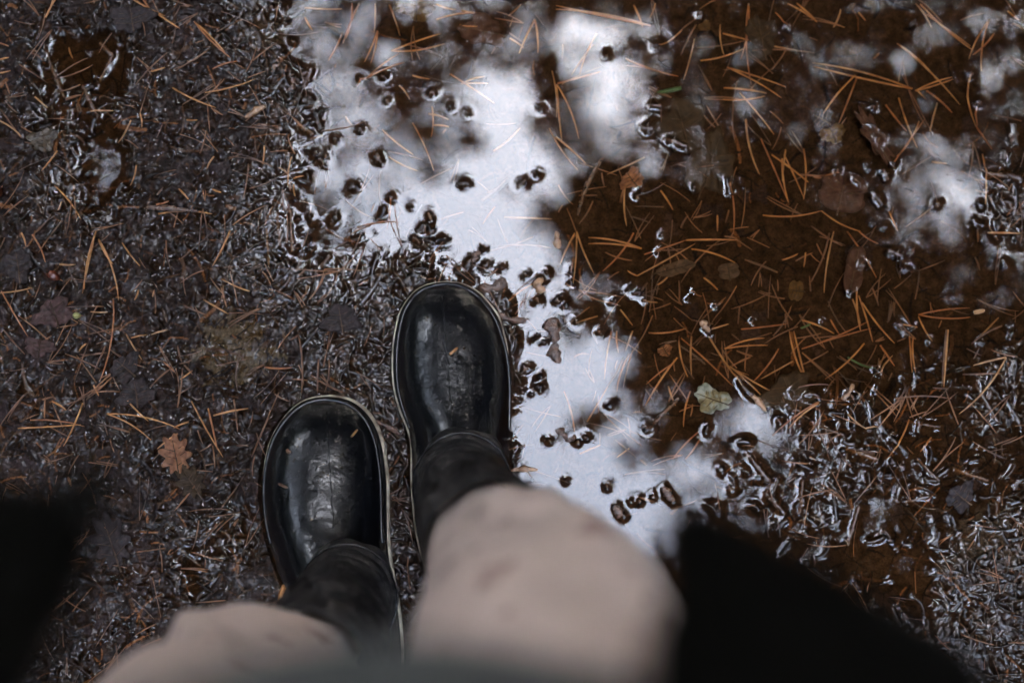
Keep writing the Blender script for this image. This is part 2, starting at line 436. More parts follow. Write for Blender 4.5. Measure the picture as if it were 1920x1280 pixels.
# the water surface over that relief: level 0 with capillary menisci, film on whatever stands out
film = G + 0.00012
W = np.maximum(film, 0)
lam = 0.0028
den = 1 + h * h / (4 * lam * lam)
for it in range(50):
    A = W.copy()
    A[1:-1, 1:-1] = (W[2:, 1:-1] + W[:-2, 1:-1] + W[1:-1, 2:] + W[1:-1, :-2]) / (4 * den)
    # ground water stands a little higher inside the mud than in the open puddle
    W = np.maximum(A, film)
water_ok = (W - G) > 0.00045
S = np.where(water_ok, G, W)          # visible soil surface (its own film where no water stands)
wet = np.where(water_ok, 0.0, wetness(X, Y, base)).astype(np.float32)

def grow_axis(a):
    def side(p, sg):
        step, out, p0 = h, [], p
        while abs(p) < 60:
            step *= 1.3
            if abs(p - p0) < 1.5: step = min(step, 0.005)
            p += sg * step; out.append(p)
        return out
    left, right = side(a[0], -1), side(a[-1], 1)
    return np.array(left[::-1] + list(a) + right), len(left), len(right)
gx, nl, nr = grow_axis(xs_f); gy, nb, ntp = grow_axis(ys_f)
XX, YY = np.meshgrid(gx, gy)
core_ = (slice(nb, nb + ny), slice(nl, nl + nx))
dout = np.maximum(np.maximum(x0 - XX, XX - xs_f[-1]), np.maximum(y0 - YY, YY - ys_f[-1])).clip(0)
bb_, GG, ll_ = relief(XX, YY)
k = np.clip((dout - 0.6) / 0.7, 0, 1); k = k * k * (3 - 2 * k)
far = np.where(dout < 3, 0.014 + 0.012 * perlin(XX * 3, YY * 3, 33), 0.02 + 0.05 * perlin(XX * 0.35, YY * 0.35, 31) + 0.02 * perlin(XX * 1.7, YY * 1.7, 32))
far = far + 0.004 * perlin(XX * 22, YY * 22, 34) * (dout < 4)
GG = GG * (1 - k) + far * k
land_o = np.clip((GG + 0.004) / 0.005, 0, 1)
CC = soil(XX, YY, land_o); wt = wetness(XX, YY, GG)
WW = np.maximum(GG + 0.00012, 0)
wok = ((WW - GG) > 0.00045) & (dout < 1.6)
wt = np.where(wok, 0.0, wt)
GG[core_] = G; WW[core_] = W; wok[core_] = water_ok; CC[core_] = C; wt[core_] = wet
SS = np.where(wok, GG, WW)

def grid_faces(nyy, nxx, keep=None):
    idx = np.arange(nyy * nxx).reshape(nyy, nxx)
    F = np.stack([idx[:-1, :-1], idx[:-1, 1:], idx[1:, 1:], idx[1:, :-1]], -1)
    if keep is not None: return F[keep]
    return F.reshape(-1, 4)
Vg = np.stack([XX, YY, SS], -1).reshape(-1, 3)
ground = np_mesh('ground', Vg, grid_faces(*XX.shape), MUD)
at = ground.data.attributes.new('soil', 'FLOAT_COLOR', 'POINT')
at.data.foreach_set('color', np.concatenate([CC, np.ones(CC.shape[:2] + (1,), np.float32)], -1).astype(np.float32).ravel())
at = ground.data.attributes.new('wet', 'FLOAT', 'POINT')
at.data.foreach_set('value', wt.astype(np.float32).ravel())
tag(ground, 'dark wet forest mud full of fibres, leaf scraps and rotted needles', kind='structure')

kw = wok[:-1, :-1] | wok[1:, :-1] | wok[:-1, 1:] | wok[1:, 1:]
Fw = grid_faces(*XX.shape, keep=kw)
used = np.zeros(XX.size, bool); used[Fw.ravel()] = True
remap = np.cumsum(used) - 1
Vw = np.stack([XX, YY, WW], -1).reshape(-1, 3)[used]
water = np_mesh('puddle_water', Vw, remap[Fw], WATER)
tag(water, 'still brown puddle water mirroring sky and treetops', kind='structure')

FULL = {}
def sample(A, x, y):
    A = FULL[id(A)]
    i = int(np.searchsorted(gx, x)); j = int(np.searchsorted(gy, y))
    return float(A[min(max(j, 0), len(gy) - 1), min(max(i, 0), len(gx) - 1)])
def local_max(A, x, y, r=2):
    A = FULL[id(A)]
    i = min(max(int(np.searchsorted(gx, x)), r), len(gx) - 1 - r); j = min(max(int(np.searchsorted(gy, y)), r), len(gy) - 1 - r)
    return float(A[j - r:j + r + 1, i - r:i + r + 1].max())
S_top = np.maximum(W, S)
TOPF = np.maximum(WW, SS)
FULL[id(G)] = GG; FULL[id(W)] = WW; FULL[id(S_top)] = TOPF; FULL[id(base)] = np.where(dout > 0, GG, 0); FULL[id(base)][core_] = base

# ------------------------------------------------------------------ needles
# o: origin of an enlarged view, s its scale; each item x1 y1 x2 y2 is a needle, x y xa ya xb yb a pair joined at its base
NEED = [
(640, 0, 2.977, """1735 125 1200 12 1200 32;275 265 555 168 575 225;198 155 125 330 160 335;80 470 350 330;130 430 320 280;55 0 20 200;95 0 5 230;185 0 180 160;265 10 325 185;
1083 90 995 280 1100 280;935 70 1005 5;530 90 780 55;670 40 800 55;530 5 640 35;660 122 760 130;940 165 1020 220;940 195 1020 250;1430 170 1335 400;1410 230 1290 400;
1180 380 1205 640;1207 455 1235 770 1330 760;1240 230 1235 310;1595 310 1890 410;1600 350 1760 380;1910 150 1770 250;1165 700 1325 935;1200 750 1370 900;1210 450 1450 385;
1700 865 1490 960;225 710 400 850;250 830 455 880;260 860 425 940;395 670 515 940;485 620 600 655;505 580 500 750;510 685 600 695;605 395 855 560;670 452 800 410 820 450;
445 1010 630 920;220 940 218 1140;20 1110 185 1220;275 1110 255 1280;90 1270 320 1240;1590 1040 1600 1250;1410 1110 1330 1240;1790 1050 1860 1160;1460 950 1475 1030;
320 460 380 540;395 405 495 425;1640 10 1690 130;1760 0 1730 80;860 1140 790 1240;20 640 60 690;850 830 1000 700;910 1200 1180 1210"""),
(1280, 0, 2.977, """0 150 90 90;85 120 0 290;75 200 15 430;380 0 335 315 395 455;90 250 370 205;110 320 350 255;235 170 380 205;400 265 750 280;390 210 700 270;260 358 590 470 565 530;
240 475 480 505;235 540 470 522;315 440 300 770;330 500 525 735;365 650 440 960;450 760 600 1110;510 850 715 1005;590 820 570 1000;580 850 690 1090;690 815 690 1100;
570 870 605 1120;600 0 765 105;650 0 765 105;530 50 600 140;1300 480 740 335 745 355;1320 490 1525 415 1530 425;1215 225 1570 570;1220 230 1440 430;980 405 800 620;
990 415 890 670;1225 530 1330 810;1150 570 1270 720;1250 330 1380 690;1245 400 1420 740;1380 490 1525 615;1330 490 1380 540;1320 0 1410 135;1345 5 1635 260;1380 60 1630 240;
1735 90 1620 310 1690 380;1760 170 1640 290;1605 420 1655 690;1655 690 1740 825;1650 580 1665 690;1635 780 1610 980 1680 980;1690 850 1690 1140;1200 890 1370 650;
1215 860 1340 660;460 1190 790 1165;790 1165 1010 1280;1410 890 1495 900;0 1260 40 1190;205 1190 205 1280;270 1160 250 1230;860 130 900 30;1000 50 1040 95;1835 45 1900 95;
1570 95 1710 55;220 120 240 290;290 1080 295 1280;250 940 290 1070;1170 1170 1220 1280;1440 560 1400 720;510 370 600 240"""),
(900, 430, 2.977, """545 0 520 300 640 240;540 20 470 120;535 10 450 190;910 98 610 35 610 70;865 10 690 225;885 250 1210 70;885 250 830 220;925 130 1160 50;1160 50 1450 50;970 100 1150 98;
1190 100 1440 180;1350 50 1130 290;100 90 400 95;60 110 300 30;950 570 1160 545;1300 550 1400 520;1120 590 1170 820;1190 590 1190 810;1130 600 1420 870;1285 590 1460 870;
860 560 820 670;840 690 770 900;805 710 700 890;740 560 700 830;770 560 780 680;1110 710 930 980;1090 740 935 860;1375 660 1620 640 1600 600;1470 550 1730 520;
1830 835 1740 560 1765 560;1405 760 1680 930 1600 960;1760 730 1580 830;1680 660 1530 850;1220 1130 1080 1280;1225 1175 1150 1280;1890 970 1720 1110;600 1070 720 870;
470 900 530 1130;760 1170 880 1270;840 1220 770 1270;790 440 860 530;910 395 1000 400;160 400 300 300;180 430 330 360;1000 300 1060 250;1260 260 1340 330;560 1250 680 1200;
1060 870 1100 980;660 480 540 520;1180 900 1140 1100"""),
(1280, 430, 2.977, """835 10 720 300;860 0 805 345;935 0 1100 260;1000 0 1110 70;700 120 690 200;840 495 890 580;680 660 1055 505 1070 545;680 500 860 575;990 310 1010 560;965 380 1010 520;
1000 360 1080 620;1020 400 1200 630;1075 320 1110 420;1330 470 1610 435 1610 488;1330 480 1400 620;1480 560 1455 880;1470 560 1445 880;1280 580 1280 800;1300 600 1300 800;
1180 945 1500 945;1800 715 1540 1030 1620 760;1265 1060 1140 1280;1030 630 810 830;760 960 500 1150;1780 540 1610 640;1770 490 1640 620;920 1030 1020 1110;1020 1110 1090 1100;
890 700 990 780;1640 150 1680 220;1650 0 1650 70;1200 400 1200 480;1700 20 1880 25;1390 1160 1330 1240;1100 800 1180 700;1120 640 1190 760;1240 520 1330 540;570 160 660 125"""),
(0, 430, 2.977, """545 15 470 360 480 340;190 35 265 190;130 25 155 100;560 60 670 400 640 200;0 360 190 330;20 350 165 600;30 565 150 700;640 390 565 850;600 650 530 810;515 463 610 465;340 200 430 200;
620 670 825 775;715 590 800 730;740 610 830 590;945 565 850 590;1140 395 1280 475;1290 10 1190 210;1240 280 1400 350;690 920 835 1070;1075 960 1250 1270;1170 1000 1220 1230;
605 1030 1010 1115 850 1175;165 905 10 1100 50 1070;180 1065 480 1100;110 1110 460 1090;470 970 365 1210;1200 1040 1390 1000;1510 1030 1410 1270;1000 1140 885 1225;
1060 1075 975 1110;1480 770 1640 770;1670 590 1685 930 1620 620;1780 720 1775 920;1840 730 1815 910;1000 650 1020 740;920 740 985 800;950 620 900 690;1540 920 1620 960;
490 640 450 680;1310 950 1330 1130;300 960 380 1010;530 870 560 930;860 380 870 340;690 80 790 210;1080 790 1010 840;780 340 760 400"""),
(0, 0, 2.977, """265 110 330 0 310 0;740 0 930 100;830 50 1010 170;800 0 860 90;1090 130 1290 330;1100 140 1260 300;970 500 1210 610;1150 525 1430 450;1190 395 1330 350;740 680 660 800;
310 1040 460 1230;330 850 240 960;0 600 130 780;40 570 110 640;0 680 130 770;200 545 270 605;0 250 60 270;0 345 60 330;0 420 70 405;890 1200 1190 1200;880 1150 950 1130;
1200 880 1160 950;510 625 640 625;1050 680 1110 680;1005 1060 1060 1120;1190 1060 1240 1080;1560 940 1620 985;1630 880 1610 1050;1640 1000 1700 985;1640 1030 1650 1100;
1700 40 1905 40;1700 90 1740 160;1905 180 1830 330;790 640 800 720;850 410 930 390;1480 820 1470 920;770 930 730 1040;380 260 400 320;350 1130 330 1180;600 560 660 590"""),
(0, 850, 2.977, """185 10 260 150;290 40 560 15;905 30 860 130;500 310 720 175;600 270 800 470 845 460;1080 255 840 480;310 90 380 190;545 310 620 390;430 640 600 830;600 830 730 980;
940 570 980 780;905 710 1075 940;1130 640 1165 800;1060 610 1105 720;770 765 930 780;1030 845 1150 825;1310 770 1190 800;1355 800 1490 690;890 845 830 900;830 900 750 990;
980 855 850 910;1140 860 980 970;1350 160 1255 255 1280 250;1440 120 1400 160;1510 520 1485 670;1560 640 1500 680;580 830 490 990;640 1045 720 1065;640 1040 600 1120;
545 1060 620 1100;1255 655 1330 655;820 480 830 560;950 290 960 340"""),
(1280, 850, 2.977, """495 200 590 380;430 150 500 200;465 190 465 400;580 120 545 250;600 240 740 320;1200 0 1110 80;1050 90 1015 220 1040 280;1160 110 1300 130;1520 110 1700 280;
1590 275 1800 265;1320 10 1520 90;1240 390 1340 290;1690 240 1800 215;1520 520 1610 890;1410 575 1300 700;1330 680 1500 685;1240 745 1340 745;1760 760 1905 650;
1850 620 1905 650;1850 380 1905 440;1880 720 1835 980;1835 980 1850 1200;1690 680 1730 740;1580 1100 1750 1000;1840 1000 1700 1130;1690 1110 1850 1215;1640 980 1590 1040;
1750 890 1820 880;990 370 985 480;860 490 980 620;640 130 580 280;340 50 430 110;300 20 330 120;700 0 760 60;920 90 1010 20"""),
(640, 850, 2.977, """395 440 285 540;285 540 275 610;300 545 400 548;245 195 370 195;310 825 440 850;320 880 370 1010;430 900 350 940;1540 30 1400 60;1600 310 1520 380;1230 250 1290 170;
1760 280 1640 285;1480 160 1520 210;430 950 400 1090"""),
]
def needle_geo(a, b, r, under, bend=None, lift0=0.0):
    """a curved, slightly ridged tapering needle from a to b lying on the bottom or on the mud"""
    n = 9
    ln = math.hypot(b[0] - a[0], b[1] - a[1]) + 1e-6
    bend = random.uniform(-0.06, 0.06) if bend is None else bend
    dx, dy = (b[0] - a[0]) / ln, (b[1] - a[1]) / ln
    zs, xy = [], []
    for i in range(n):
        t = i / (n - 1); o = bend * ln * 4 * t * (1 - t)
        x = a[0] + (b[0] - a[0]) * t - dy * o; y = a[1] + (b[1] - a[1]) * t + dx * o
        z = local_max(G if under else S_top, x, y, 1) + r * 0.7
        xy.append((x, y)); zs.append(z)
    if not under:
        z_lin = np.array(zs)
        top = np.interp(range(n), [0, n // 2, n - 1], [max(z_lin[:3]), max(z_lin[3:6]), max(z_lin[6:])])
        zs = 0.35 * z_lin + 0.65 * np.maximum(top, z_lin) + lift0
    else:
        z_lin = np.array(zs)
        zs = np.minimum(np.convolve(np.pad(z_lin, 2, 'edge'), np.ones(5) / 5, 'valid') + 0.0004 + lift0, np.maximum(-0.0006, z_lin))
        zs = np.maximum(zs, z_lin)
    rad = [r * (0.75 + 0.35 * math.sin(math.pi * min(1, (i + 1) / n * 1.1))) * (0.45 if i == n - 1 else 1) for i in range(n)]
    return tube_geo([(x, y, float(z)) for (x, y), z in zip(xy, zs)], rad, 5, True, 0.7)

def depth_at(x, y): return sample(W, x, y) - sample(G, x, y)
ZONES = {
 'deep': ('orange pine needle lying sunk on the puddle bottom', 'pine needles sunk in the puddle'),
 'edge': ('brown pine needle caught in the shallow muddy rim of the puddle', 'pine needles along the shallow rim'),
 'left': ('dry orange pine needle lying on the dark mud beside the left boot', 'pine needles on the mud by the left boot'),
 'right': ('pale orange pine needle lying on the wet debris beyond the black jacket', 'pine needles on the debris by the jacket'),
}
count = 0
needle_spots = []
def add_needle_thing(pts, r, force=None, mat_=None, label=None, group=None, cat='pine needle', name='pine_needle', bend=None):
    global count
    a = P(*pts[:2])
    mid = P(sum(pts[0::2]) / (len(pts) // 2), sum(pts[1::2]) / (len(pts) // 2))
    dm = depth_at(mid[0], mid[1]); under = dm > 0.003 if force is None else force
    V, F = [], []
    for q in range(2, len(pts), 2):
        v, f = needle_geo(a, P(*pts[q:q + 2]), r, under, bend, random.uniform(0, 0.0012) if under else random.uniform(0, 0.0006))
        off = len(V); V += v; F += [tuple(i + off for i in g) for g in f]
    org = Vector((mid[0], mid[1], 0))
    if mat_ is None:
        mat_ = random.choice([NEEDLE, NEEDLE, NEEDLE_PALE, NEEDLE_RED, NEEDLE_DARK]) if under else random.choice([NEEDLE, NEEDLE_PALE, NEEDLE, NEEDLE_DARK, NEEDLE_RED])
    o = mesh_obj(name, [v - org for v in V], F, mat_)
    o.location = org
    px, py = sum(pts[0::2]) / (len(pts) // 2), sum(pts[1::2]) / (len(pts) // 2)
    if under and dm > 0.006: zn = 'deep'
    elif px > 1500 and py > 900 and not under: zn = 'right'
    elif px < 760 and not under: zn = 'left'
    else: zn = 'edge'
    tag(o, label or ZONES[zn][0], cat, group or (None if label else ZONES[zn][1]))
    count += 1
    return o
for ox, oy, s, txt in NEED:
    for item in txt.replace('\n', '').split(';'):
        v = seg_px(item)
        pts = [(ox + v[i] / s) if i % 2 == 0 else (oy + v[i] / s) for i in range(len(v))]
        if count >= 292: break
        cxp, cyp = sum(pts[0::2]) / (len(pts) // 2), sum(pts[1::2]) / (len(pts) // 2)
        if in_outline(RB, 6, np.array(cxp), np.array(cyp)) or in_outline(LB, 6, np.array(cxp), np.array(cyp)): continue
        add_needle_thing(pts, random.uniform(0.00070, 0.00098))
print('needles', count)
# special single ones
add_needle_thing([1180 + 100, 160, 1235, 168], 0.0022, True, NEEDLE_GREEN, 'short mossy green sprig sunk beside the broad brown sunken leaves', None, 'sprig', 'moss_sprig')
add_needle_thing([1506, 613, 1526, 604], 0.001, True, NEEDLE_GREEN, 'short green needle under water above the dense heap of orange needles', None, 'green needle', 'green_needle')
add_needle_thing([1595, 668, 1640, 690], 0.001, True, NEEDLE_GREEN, 'longer green needle crossing the dense heap of sunken orange needles', None, 'green needle', 'green_needle')
add_needle_thing([1276, 746, 1216, 806], 0.0022, True, BARK, 'straight reddish brown twig sunk near the edge of the bright sky reflection', None, 'twig', 'twig')
add_needle_thing([1132, 290, 1085, 400], 0.0026, True, BARK, 'dark thin twig on the puddle bottom below the triangular sky reflection', None, 'twig', 'twig')
add_needle_thing([1825, 586, 1845, 582], 0.0022, False, NEEDLE_PALE, 'tiny pale splinter floating alone on dark water near a forked needle', None, 'splinter', 'splinter')
add_needle_thing([535, 1095, 526, 1138], 0.0028, False, NEEDLE, 'thick bright orange splinter standing against the side of the left boot', None, 'splinter', 'splinter')

# the rest of the needles: one mass of them, under water and in the mud
V, F = [], []
def more(px, py, ln, under, r):
    a = P(px, py); t = random.uniform(0, 2 * math.pi)
    b = (a[0] + ln * math.cos(t), a[1] + ln * math.sin(t))
    if random.random() < 0.35:
        t2 = t + random.uniform(-0.25, 0.25); ends = [b, (a[0] + ln * math.cos(t2), a[1] + ln * math.sin(t2))]
    else: ends = [b]
    for e in ends:
        v, f = needle_geo(a, e, r, under, None, random.uniform(-0.0004, 0.0008))
        off = len(V); V.extend(v); F.extend(tuple(i + off for i in g) for g in f)
for _ in range(2400):
    px, py = random.uniform(-120, 2040), random.uniform(-120, 1400)
    if in_outline(RB, 10, np.array(px), np.array(py)) or in_outline(LB, 10, np.array(px), np.array(py)): continue
    a = P(px, py); d = depth_at(a[0], a[1])
    dens = math.exp(-((px - 1350) / 330) ** 2 - ((py - 560) / 260) ** 2) + 0.6 * math.exp(-((px - 1600) / 200) ** 2 - ((py - 760) / 150) ** 2)
    if d > 0.005 and random.random() > 0.16 + dens: continue
    if d <= 0.005 and random.random() > 0.45: continue
    more(px, py, random.uniform(0.008, 0.045), d > 0.003, random.uniform(0.0004, 0.00075))
for _ in range(1500):
    px, py = random.uniform(-1500, 3400), random.uniform(-1400, 2400)
    if -100 < px < 2020 and -100 < py < 1380: continue
    a = P(px, py); d = depth_at(a[0], a[1])
    more(px, py, random.uniform(0.02, 0.06), d > 0.003, random.uniform(0.0006, 0.0010))
litter = mesh_obj('needle_litter', V, F, noise_mat('old_needles', (0.03, 0.012, 0.006), (0.25, 0.10, 0.032), 25, (0.3, 0.5), 0.5, coat=0.4, detail=1))
tag(litter, 'countless thin rotting needle bits strewn through mud and water', 'needle litter', None, 'stuff')

# ------------------------------------------------------------------ leaves
OAK = [(0, -1.15, .05), (0, -.95, .06)]
def leaf_outline(kind, rx, ry):
    pts = []
    n = 72
    for i in range(n):
        th = 2 * math.pi * i / n
        u, v = math.cos(th), math.sin(th)
        if kind == 'oak':
            lob = 1 + 0.26 * math.cos(9 * th + 0.4) * (0.4 + 0.6 * abs(u)) 
            r = lob * (1 - 0.25 * v * -1 * 0.6)
        elif kind == 'scrap':
            r = 1 + 0.16 * math.sin(3 * th + rx * 900) + 0.10 * math.sin(5 * th + ry * 1700) + 0.06 * math.sin(11 * th + 2)
        else:
            r = 1 + 0.05 * math.sin(4 * th + rx * 400) - (0.12 if abs(v) < 0.2 else 0)
        pts.append((rx * u * r, ry * v * r))
    return pts
def make_leaf(px, py, rxp, ryp, ang, kind, matn, label, where='bottom', curl=0.002, lift=0.001, vein=True):
    c = P(px, py); rx, ry = rxp / 1905, ryp / 1905
    ol = leaf_outline(kind, rx, ry)
    ca, sa = math.cos(math.radians(ang)), math.sin(math.radians(ang))
    rings = 7
    V, F = [], []
    nn = len(ol)
    ph = random.uniform(0, 6)
    def place(u, v):
        x = c[0] + u * ca - v * sa; y = c[1] + u * sa + v * ca
        rr = math.hypot(u / rx, v / ry)
        src = G if where == 'bottom' else (S_top if where == 'mud' else W)
        z0 = max(local_max(src, x, y, 2) * 0.35 + 0.65 * local_max(src, c[0], c[1], 8), sample(src, x, y)) if where != 'float' else 0.0
        z = z0 + lift + curl * rr * rr * (0.5 + 0.5 * math.sin(2 * math.atan2(v, u) + ph)) + 0.0005 * math.sin(u * 700 + v * 300 + ph) + 0.0004 * math.sin(v * 900 - u * 400)
        z -= 0.0006 * math.exp(-(u / (rx * 0.08)) ** 2)
        if where == 'bottom': z = min(z, -0.0008)
        return (x, y, z)
    V.append(place(0, 0))
    for k in range(1, rings + 1):
        f = k / rings
        for (u, v) in ol: V.append(place(u * f, v * f))
    for i in range(nn):
        F.append((0, 1 + i, 1 + (i + 1) % nn))
    for k in range(rings - 1):
        for i in range(nn):
            a = 1 + k * nn; b = a + nn; j = (i + 1) % nn
            F.append((a + i, b + i, b + j, a + j))
    org = Vector(c)
    o = mesh_obj('fallen_leaf', [Vector(v) - org for v in V], F, LEAF[matn])
    o.location = org
    sol = o.modifiers.new('thick', 'SOLIDIFY'); sol.thickness = 0.0004; sol.offset = 0
    tag(o, label, 'leaf')
    if vein:
        pts = [place(0, t * ry) for t in np.linspace(-1.15, 0.9, 12)]
        v, f = tube_geo([Vector(p) + Vector((0, 0, 0.0003)) - org for p in pts], [0.0009 * (1 - i / 16) for i in range(12)], 6)
        for s_ in (-1, 1):
            for t in (-0.5, -0.1, 0.3):
                pp = [Vector(place(s_ * q * rx * 0.75, t * ry + q * ry * 0.25)) + Vector((0, 0, 0.0002)) - org for q in (0, 0.5, 1)]
                v2, f2 = tube_geo(pp, [0.0005, 0.0004, 0.0002], 5)
                off = len(v); v += v2; f += [tuple(i + off for i in g) for g in f2]
        vo = mesh_obj('leaf_vein', v, f, LEAF['tan' if matn in ('brown', 'red', 'purple', 'wet') else 'brown'], o)
    return o
LEAVES = [
 (1285, 235, 50, 56, 15, 'scrap', 'brown', 'broad brown rotting leaf sunk beside two wet crumbs in the puddle', 'bottom'),
 (1335, 305, 45, 62, -20, 'scrap', 'brown', 'second broad brown leaf sunk just below its look-alike', 'bottom'),
 (1567, 246, 26, 17, 20, 'scrap', 'ochre', 'small ochre leaf piece sunk beside a black leaf scrap', 'bottom'),
 (1545, 218, 22, 18, 60, 'scrap', 'purple', 'small blackish leaf scrap next to the ochre leaf piece', 'bottom'),
 (1645, 262, 16, 60, 30, 'oak', 'red', 'narrow brown leaf with ragged edge and droplets on top', 'bottom'),
 (1585, 355, 50, 42, -15, 'round', 'red', 'smooth reddish round leaf hanging at the surface under wet crumbs', 'bottom'),
 (1335, 748, 24, 34, 70, 'scrap', 'pale', 'pale greenish dead leaf breaking the water surface', 'float'),
 (1480, 735, 50, 34, 20, 'scrap', 'brown', 'dull brown leaf sunk beside the pale greenish leaf', 'bottom'),
 (1497, 542, 21, 15, 80, 'round', 'ochre', 'small round yellow ochre leaf sunk among needles', 'bottom'),
 (1603, 505, 20, 48, -12, 'round', 'red', 'upright dark red leaf sunk under a droplet', 'bottom'),
 (1270, 500, 14, 38, -75, 'round', 'tan', 'slim light tan leaf lying sunk among crossing needles', 'bottom'),
 (1370, 505, 22, 16, 10, 'round', 'tan', 'small rounded tan leaf piece sunk below a crossing needle', 'bottom'),
 (1187, 332, 24, 18, 35, 'scrap', 'orange', 'bright orange leaf fragment sunk near the tip of the sky reflection', 'bottom'),
 (905, 52, 30, 42, 78, 'scrap', 'red', 'faint reddish leaf sunk at the top of the puddle', 'bottom'),
 (780, 8, 38, 24, 0, 'scrap', 'ochre', 'brown leaf cut by the upper picture edge', 'bottom'),
 (1432, 62, 28, 42, 10, 'scrap', 'brown', 'crumpled brown leaf sunk beside two crossing needles', 'bottom'),
 (1250, 655, 14, 10, 30, 'scrap', 'orange', 'tiny bright orange leaf flake on the puddle bottom', 'bottom'),
 (1325, 43, 12, 10, 30, 'scrap', 'ochre', 'tiny ochre flake clinging to a needle knot', 'bottom'),
 (332, 856, 25, 34, 12, 'oak', 'orange', 'orange brown oak leaf on mud, brightest leaf on the ground', 'mud'),
 (362, 905, 22, 30, 35, 'oak', 'brown', 'dark brown oak leaf tucked under the orange oak leaf', 'mud'),
 (105, 588, 36, 26, 20, 'scrap', 'pink', 'pinkish rotten leaf scrap pressed into the mud', 'mud'),
 (78, 652, 28, 17, -5, 'scrap', 'pink', 'oval pale pink leaf scrap below the larger pink one', 'mud'),
 (238, 690, 30, 22, 50, 'scrap', 'purple', 'purple grey leaf pressed into mud beside a long needle', 'mud'),
 (258, 738, 34, 24, 10, 'scrap', 'purple', 'wrinkled purple grey leaf just below its look-alike', 'mud'),
 (212, 1018, 30, 48, 20, 'oak', 'purple', 'dark lobed oak leaf sunk in shaded mud beside the jacket', 'mud'),
 (250, 38, 42, 24, 10, 'scrap', 'purple', 'dark purplish leaf near the top of the mud', 'mud'),
 (85, 265, 26, 22, 10, 'scrap', 'wet', 'round wet brown leaf beside the small lower pool', 'mud'),
 (38, 500, 26, 30, 10, 'scrap', 'purple', 'greyish purple leaf scrap near a reddish seed', 'mud'),
 (640, 600, 34, 26, 10, 'scrap', 'purple', 'wrinkled greyish leaf in mud touching the larger boot side', 'mud'),
 (1800, 930, 30, 22, 50, 'scrap', 'purple', 'small grey leaf pressed into the debris beyond the jacket', 'mud'),
]
for q in LEAVES:
    make_leaf(*q[:8], where=q[8], lift=0.0012 if q[8] != 'float' else -0.0007, curl=0.0015 if q[8] != 'float' else 0.0028)

# seeds and buds
def seed(px, py, rx, ry, ang, m, label, cat, name):
    c = P(px, py); z = local_max(S_top, c[0], c[1], 4)
    a = math.radians(ang); L_ = ry / 1905; n = 9
    pts = [(math.cos(a) * L_ * t, math.sin(a) * L_ * t, 0.0004 * math.sin(3 * t)) for t in np.linspace(-1, 1, n)]
    rad = [max(0.0003, rx / 1905 * math.sqrt(max(0, 1 - t * t)) * (1 - 0.2 * t)) for t in np.linspace(-1, 1, n)]
    v, f = tube_geo(pts, rad, 10)
    o = mesh_obj(name, v, f, m); o.location = (c[0], c[1], z + rx / 1905 * 0.5)
    v, f = tube_geo([(math.cos(a) * L_ * 0.95, math.sin(a) * L_ * 0.95, 0), (math.cos(a) * L_ * 1.35, math.sin(a) * L_ * 1.35, 0.0006)], [0.0006, 0.0003], 6)
    mesh_obj('stalk', v, f, NEEDLE_RED, o)
    tag(o, label, cat)
SEEDM = noise_mat('red_seed', (0.06, 0.014, 0.008), (0.12, 0.03, 0.014), 200, (0.1, 0.25), 0.5, coat=0.8)
BUDM = noise_mat('yellow_bud', (0.20, 0.20, 0.05), (0.40, 0.38, 0.16), 200, (0.3, 0.5))
seed(105, 519, 10, 15, -30, SEEDM, 'glossy reddish brown seed lying on the mud', 'seed', 'seed')
seed(3, 363, 9, 10, 60, SEEDM, 'dark red berry cut by the picture edge', 'berry', 'berry')
seed(148, 593, 6, 8, 0, BUDM, 'tiny yellow green bud on the mud, the only yellow spot', 'bud', 'bud')

# bark chips
def chip(px, py, lx, wx, ang, m, label, top=0.0022, name='bark_chip'):
    c = P(px, py); Ln, Wd = lx / 1905 / 2, wx / 1905 / 2
    n = 12; V, F = [], []; ph = random.uniform(0, 6)
    a = math.radians(ang)
    base_z = max(0.0, sample(W, c[0], c[1])) if sample(base, c[0], c[1]) < 0.001 else local_max(S_top, c[0], c[1], 3)
    seg = 12
    for i in range(n):
        t = -1 + 2 * i / (n - 1)
        wv = Wd * (1 - abs(t) ** 5 * 0.55) * (1 + 0.28 * math.sin(3.3 * t + ph) + 0.14 * math.sin(9 * t + ph))
        cxo = Wd * 0.3 * math.sin(2.2 * t + ph)
        for k in range(seg):
            th = 2 * math.pi * k / seg
            rr = 1 + 0.14 * math.sin(5 * th + 3 * t + ph)
            u = Ln * t + random.uniform(-1, 1) * Ln * 0.02; v = cxo + wv * math.cos(th) * rr
            zz = (0.0022 * math.sin(th) * rr * (0.6 + 0.4 * math.cos(2 * t)) + 0.0004 * math.sin(7 * t + ph))
            V.append((u * math.cos(a) - v * math.sin(a), u * math.sin(a) + v * math.cos(a), zz))
    for i in range(n - 1):
        for k in range(seg):
            k2 = (k + 1) % seg; F.append((i * seg + k, i * seg + k2, (i + 1) * seg + k2, (i + 1) * seg + k))
    F.append(tuple(range(seg - 1, -1, -1))); F.append(tuple(range((n - 1) * seg, n * seg)))
    o = mesh_obj(name, V, F, m); o.location = (c[0], c[1], base_z + top - 0.0018)
    tag(o, label, 'bark chip')
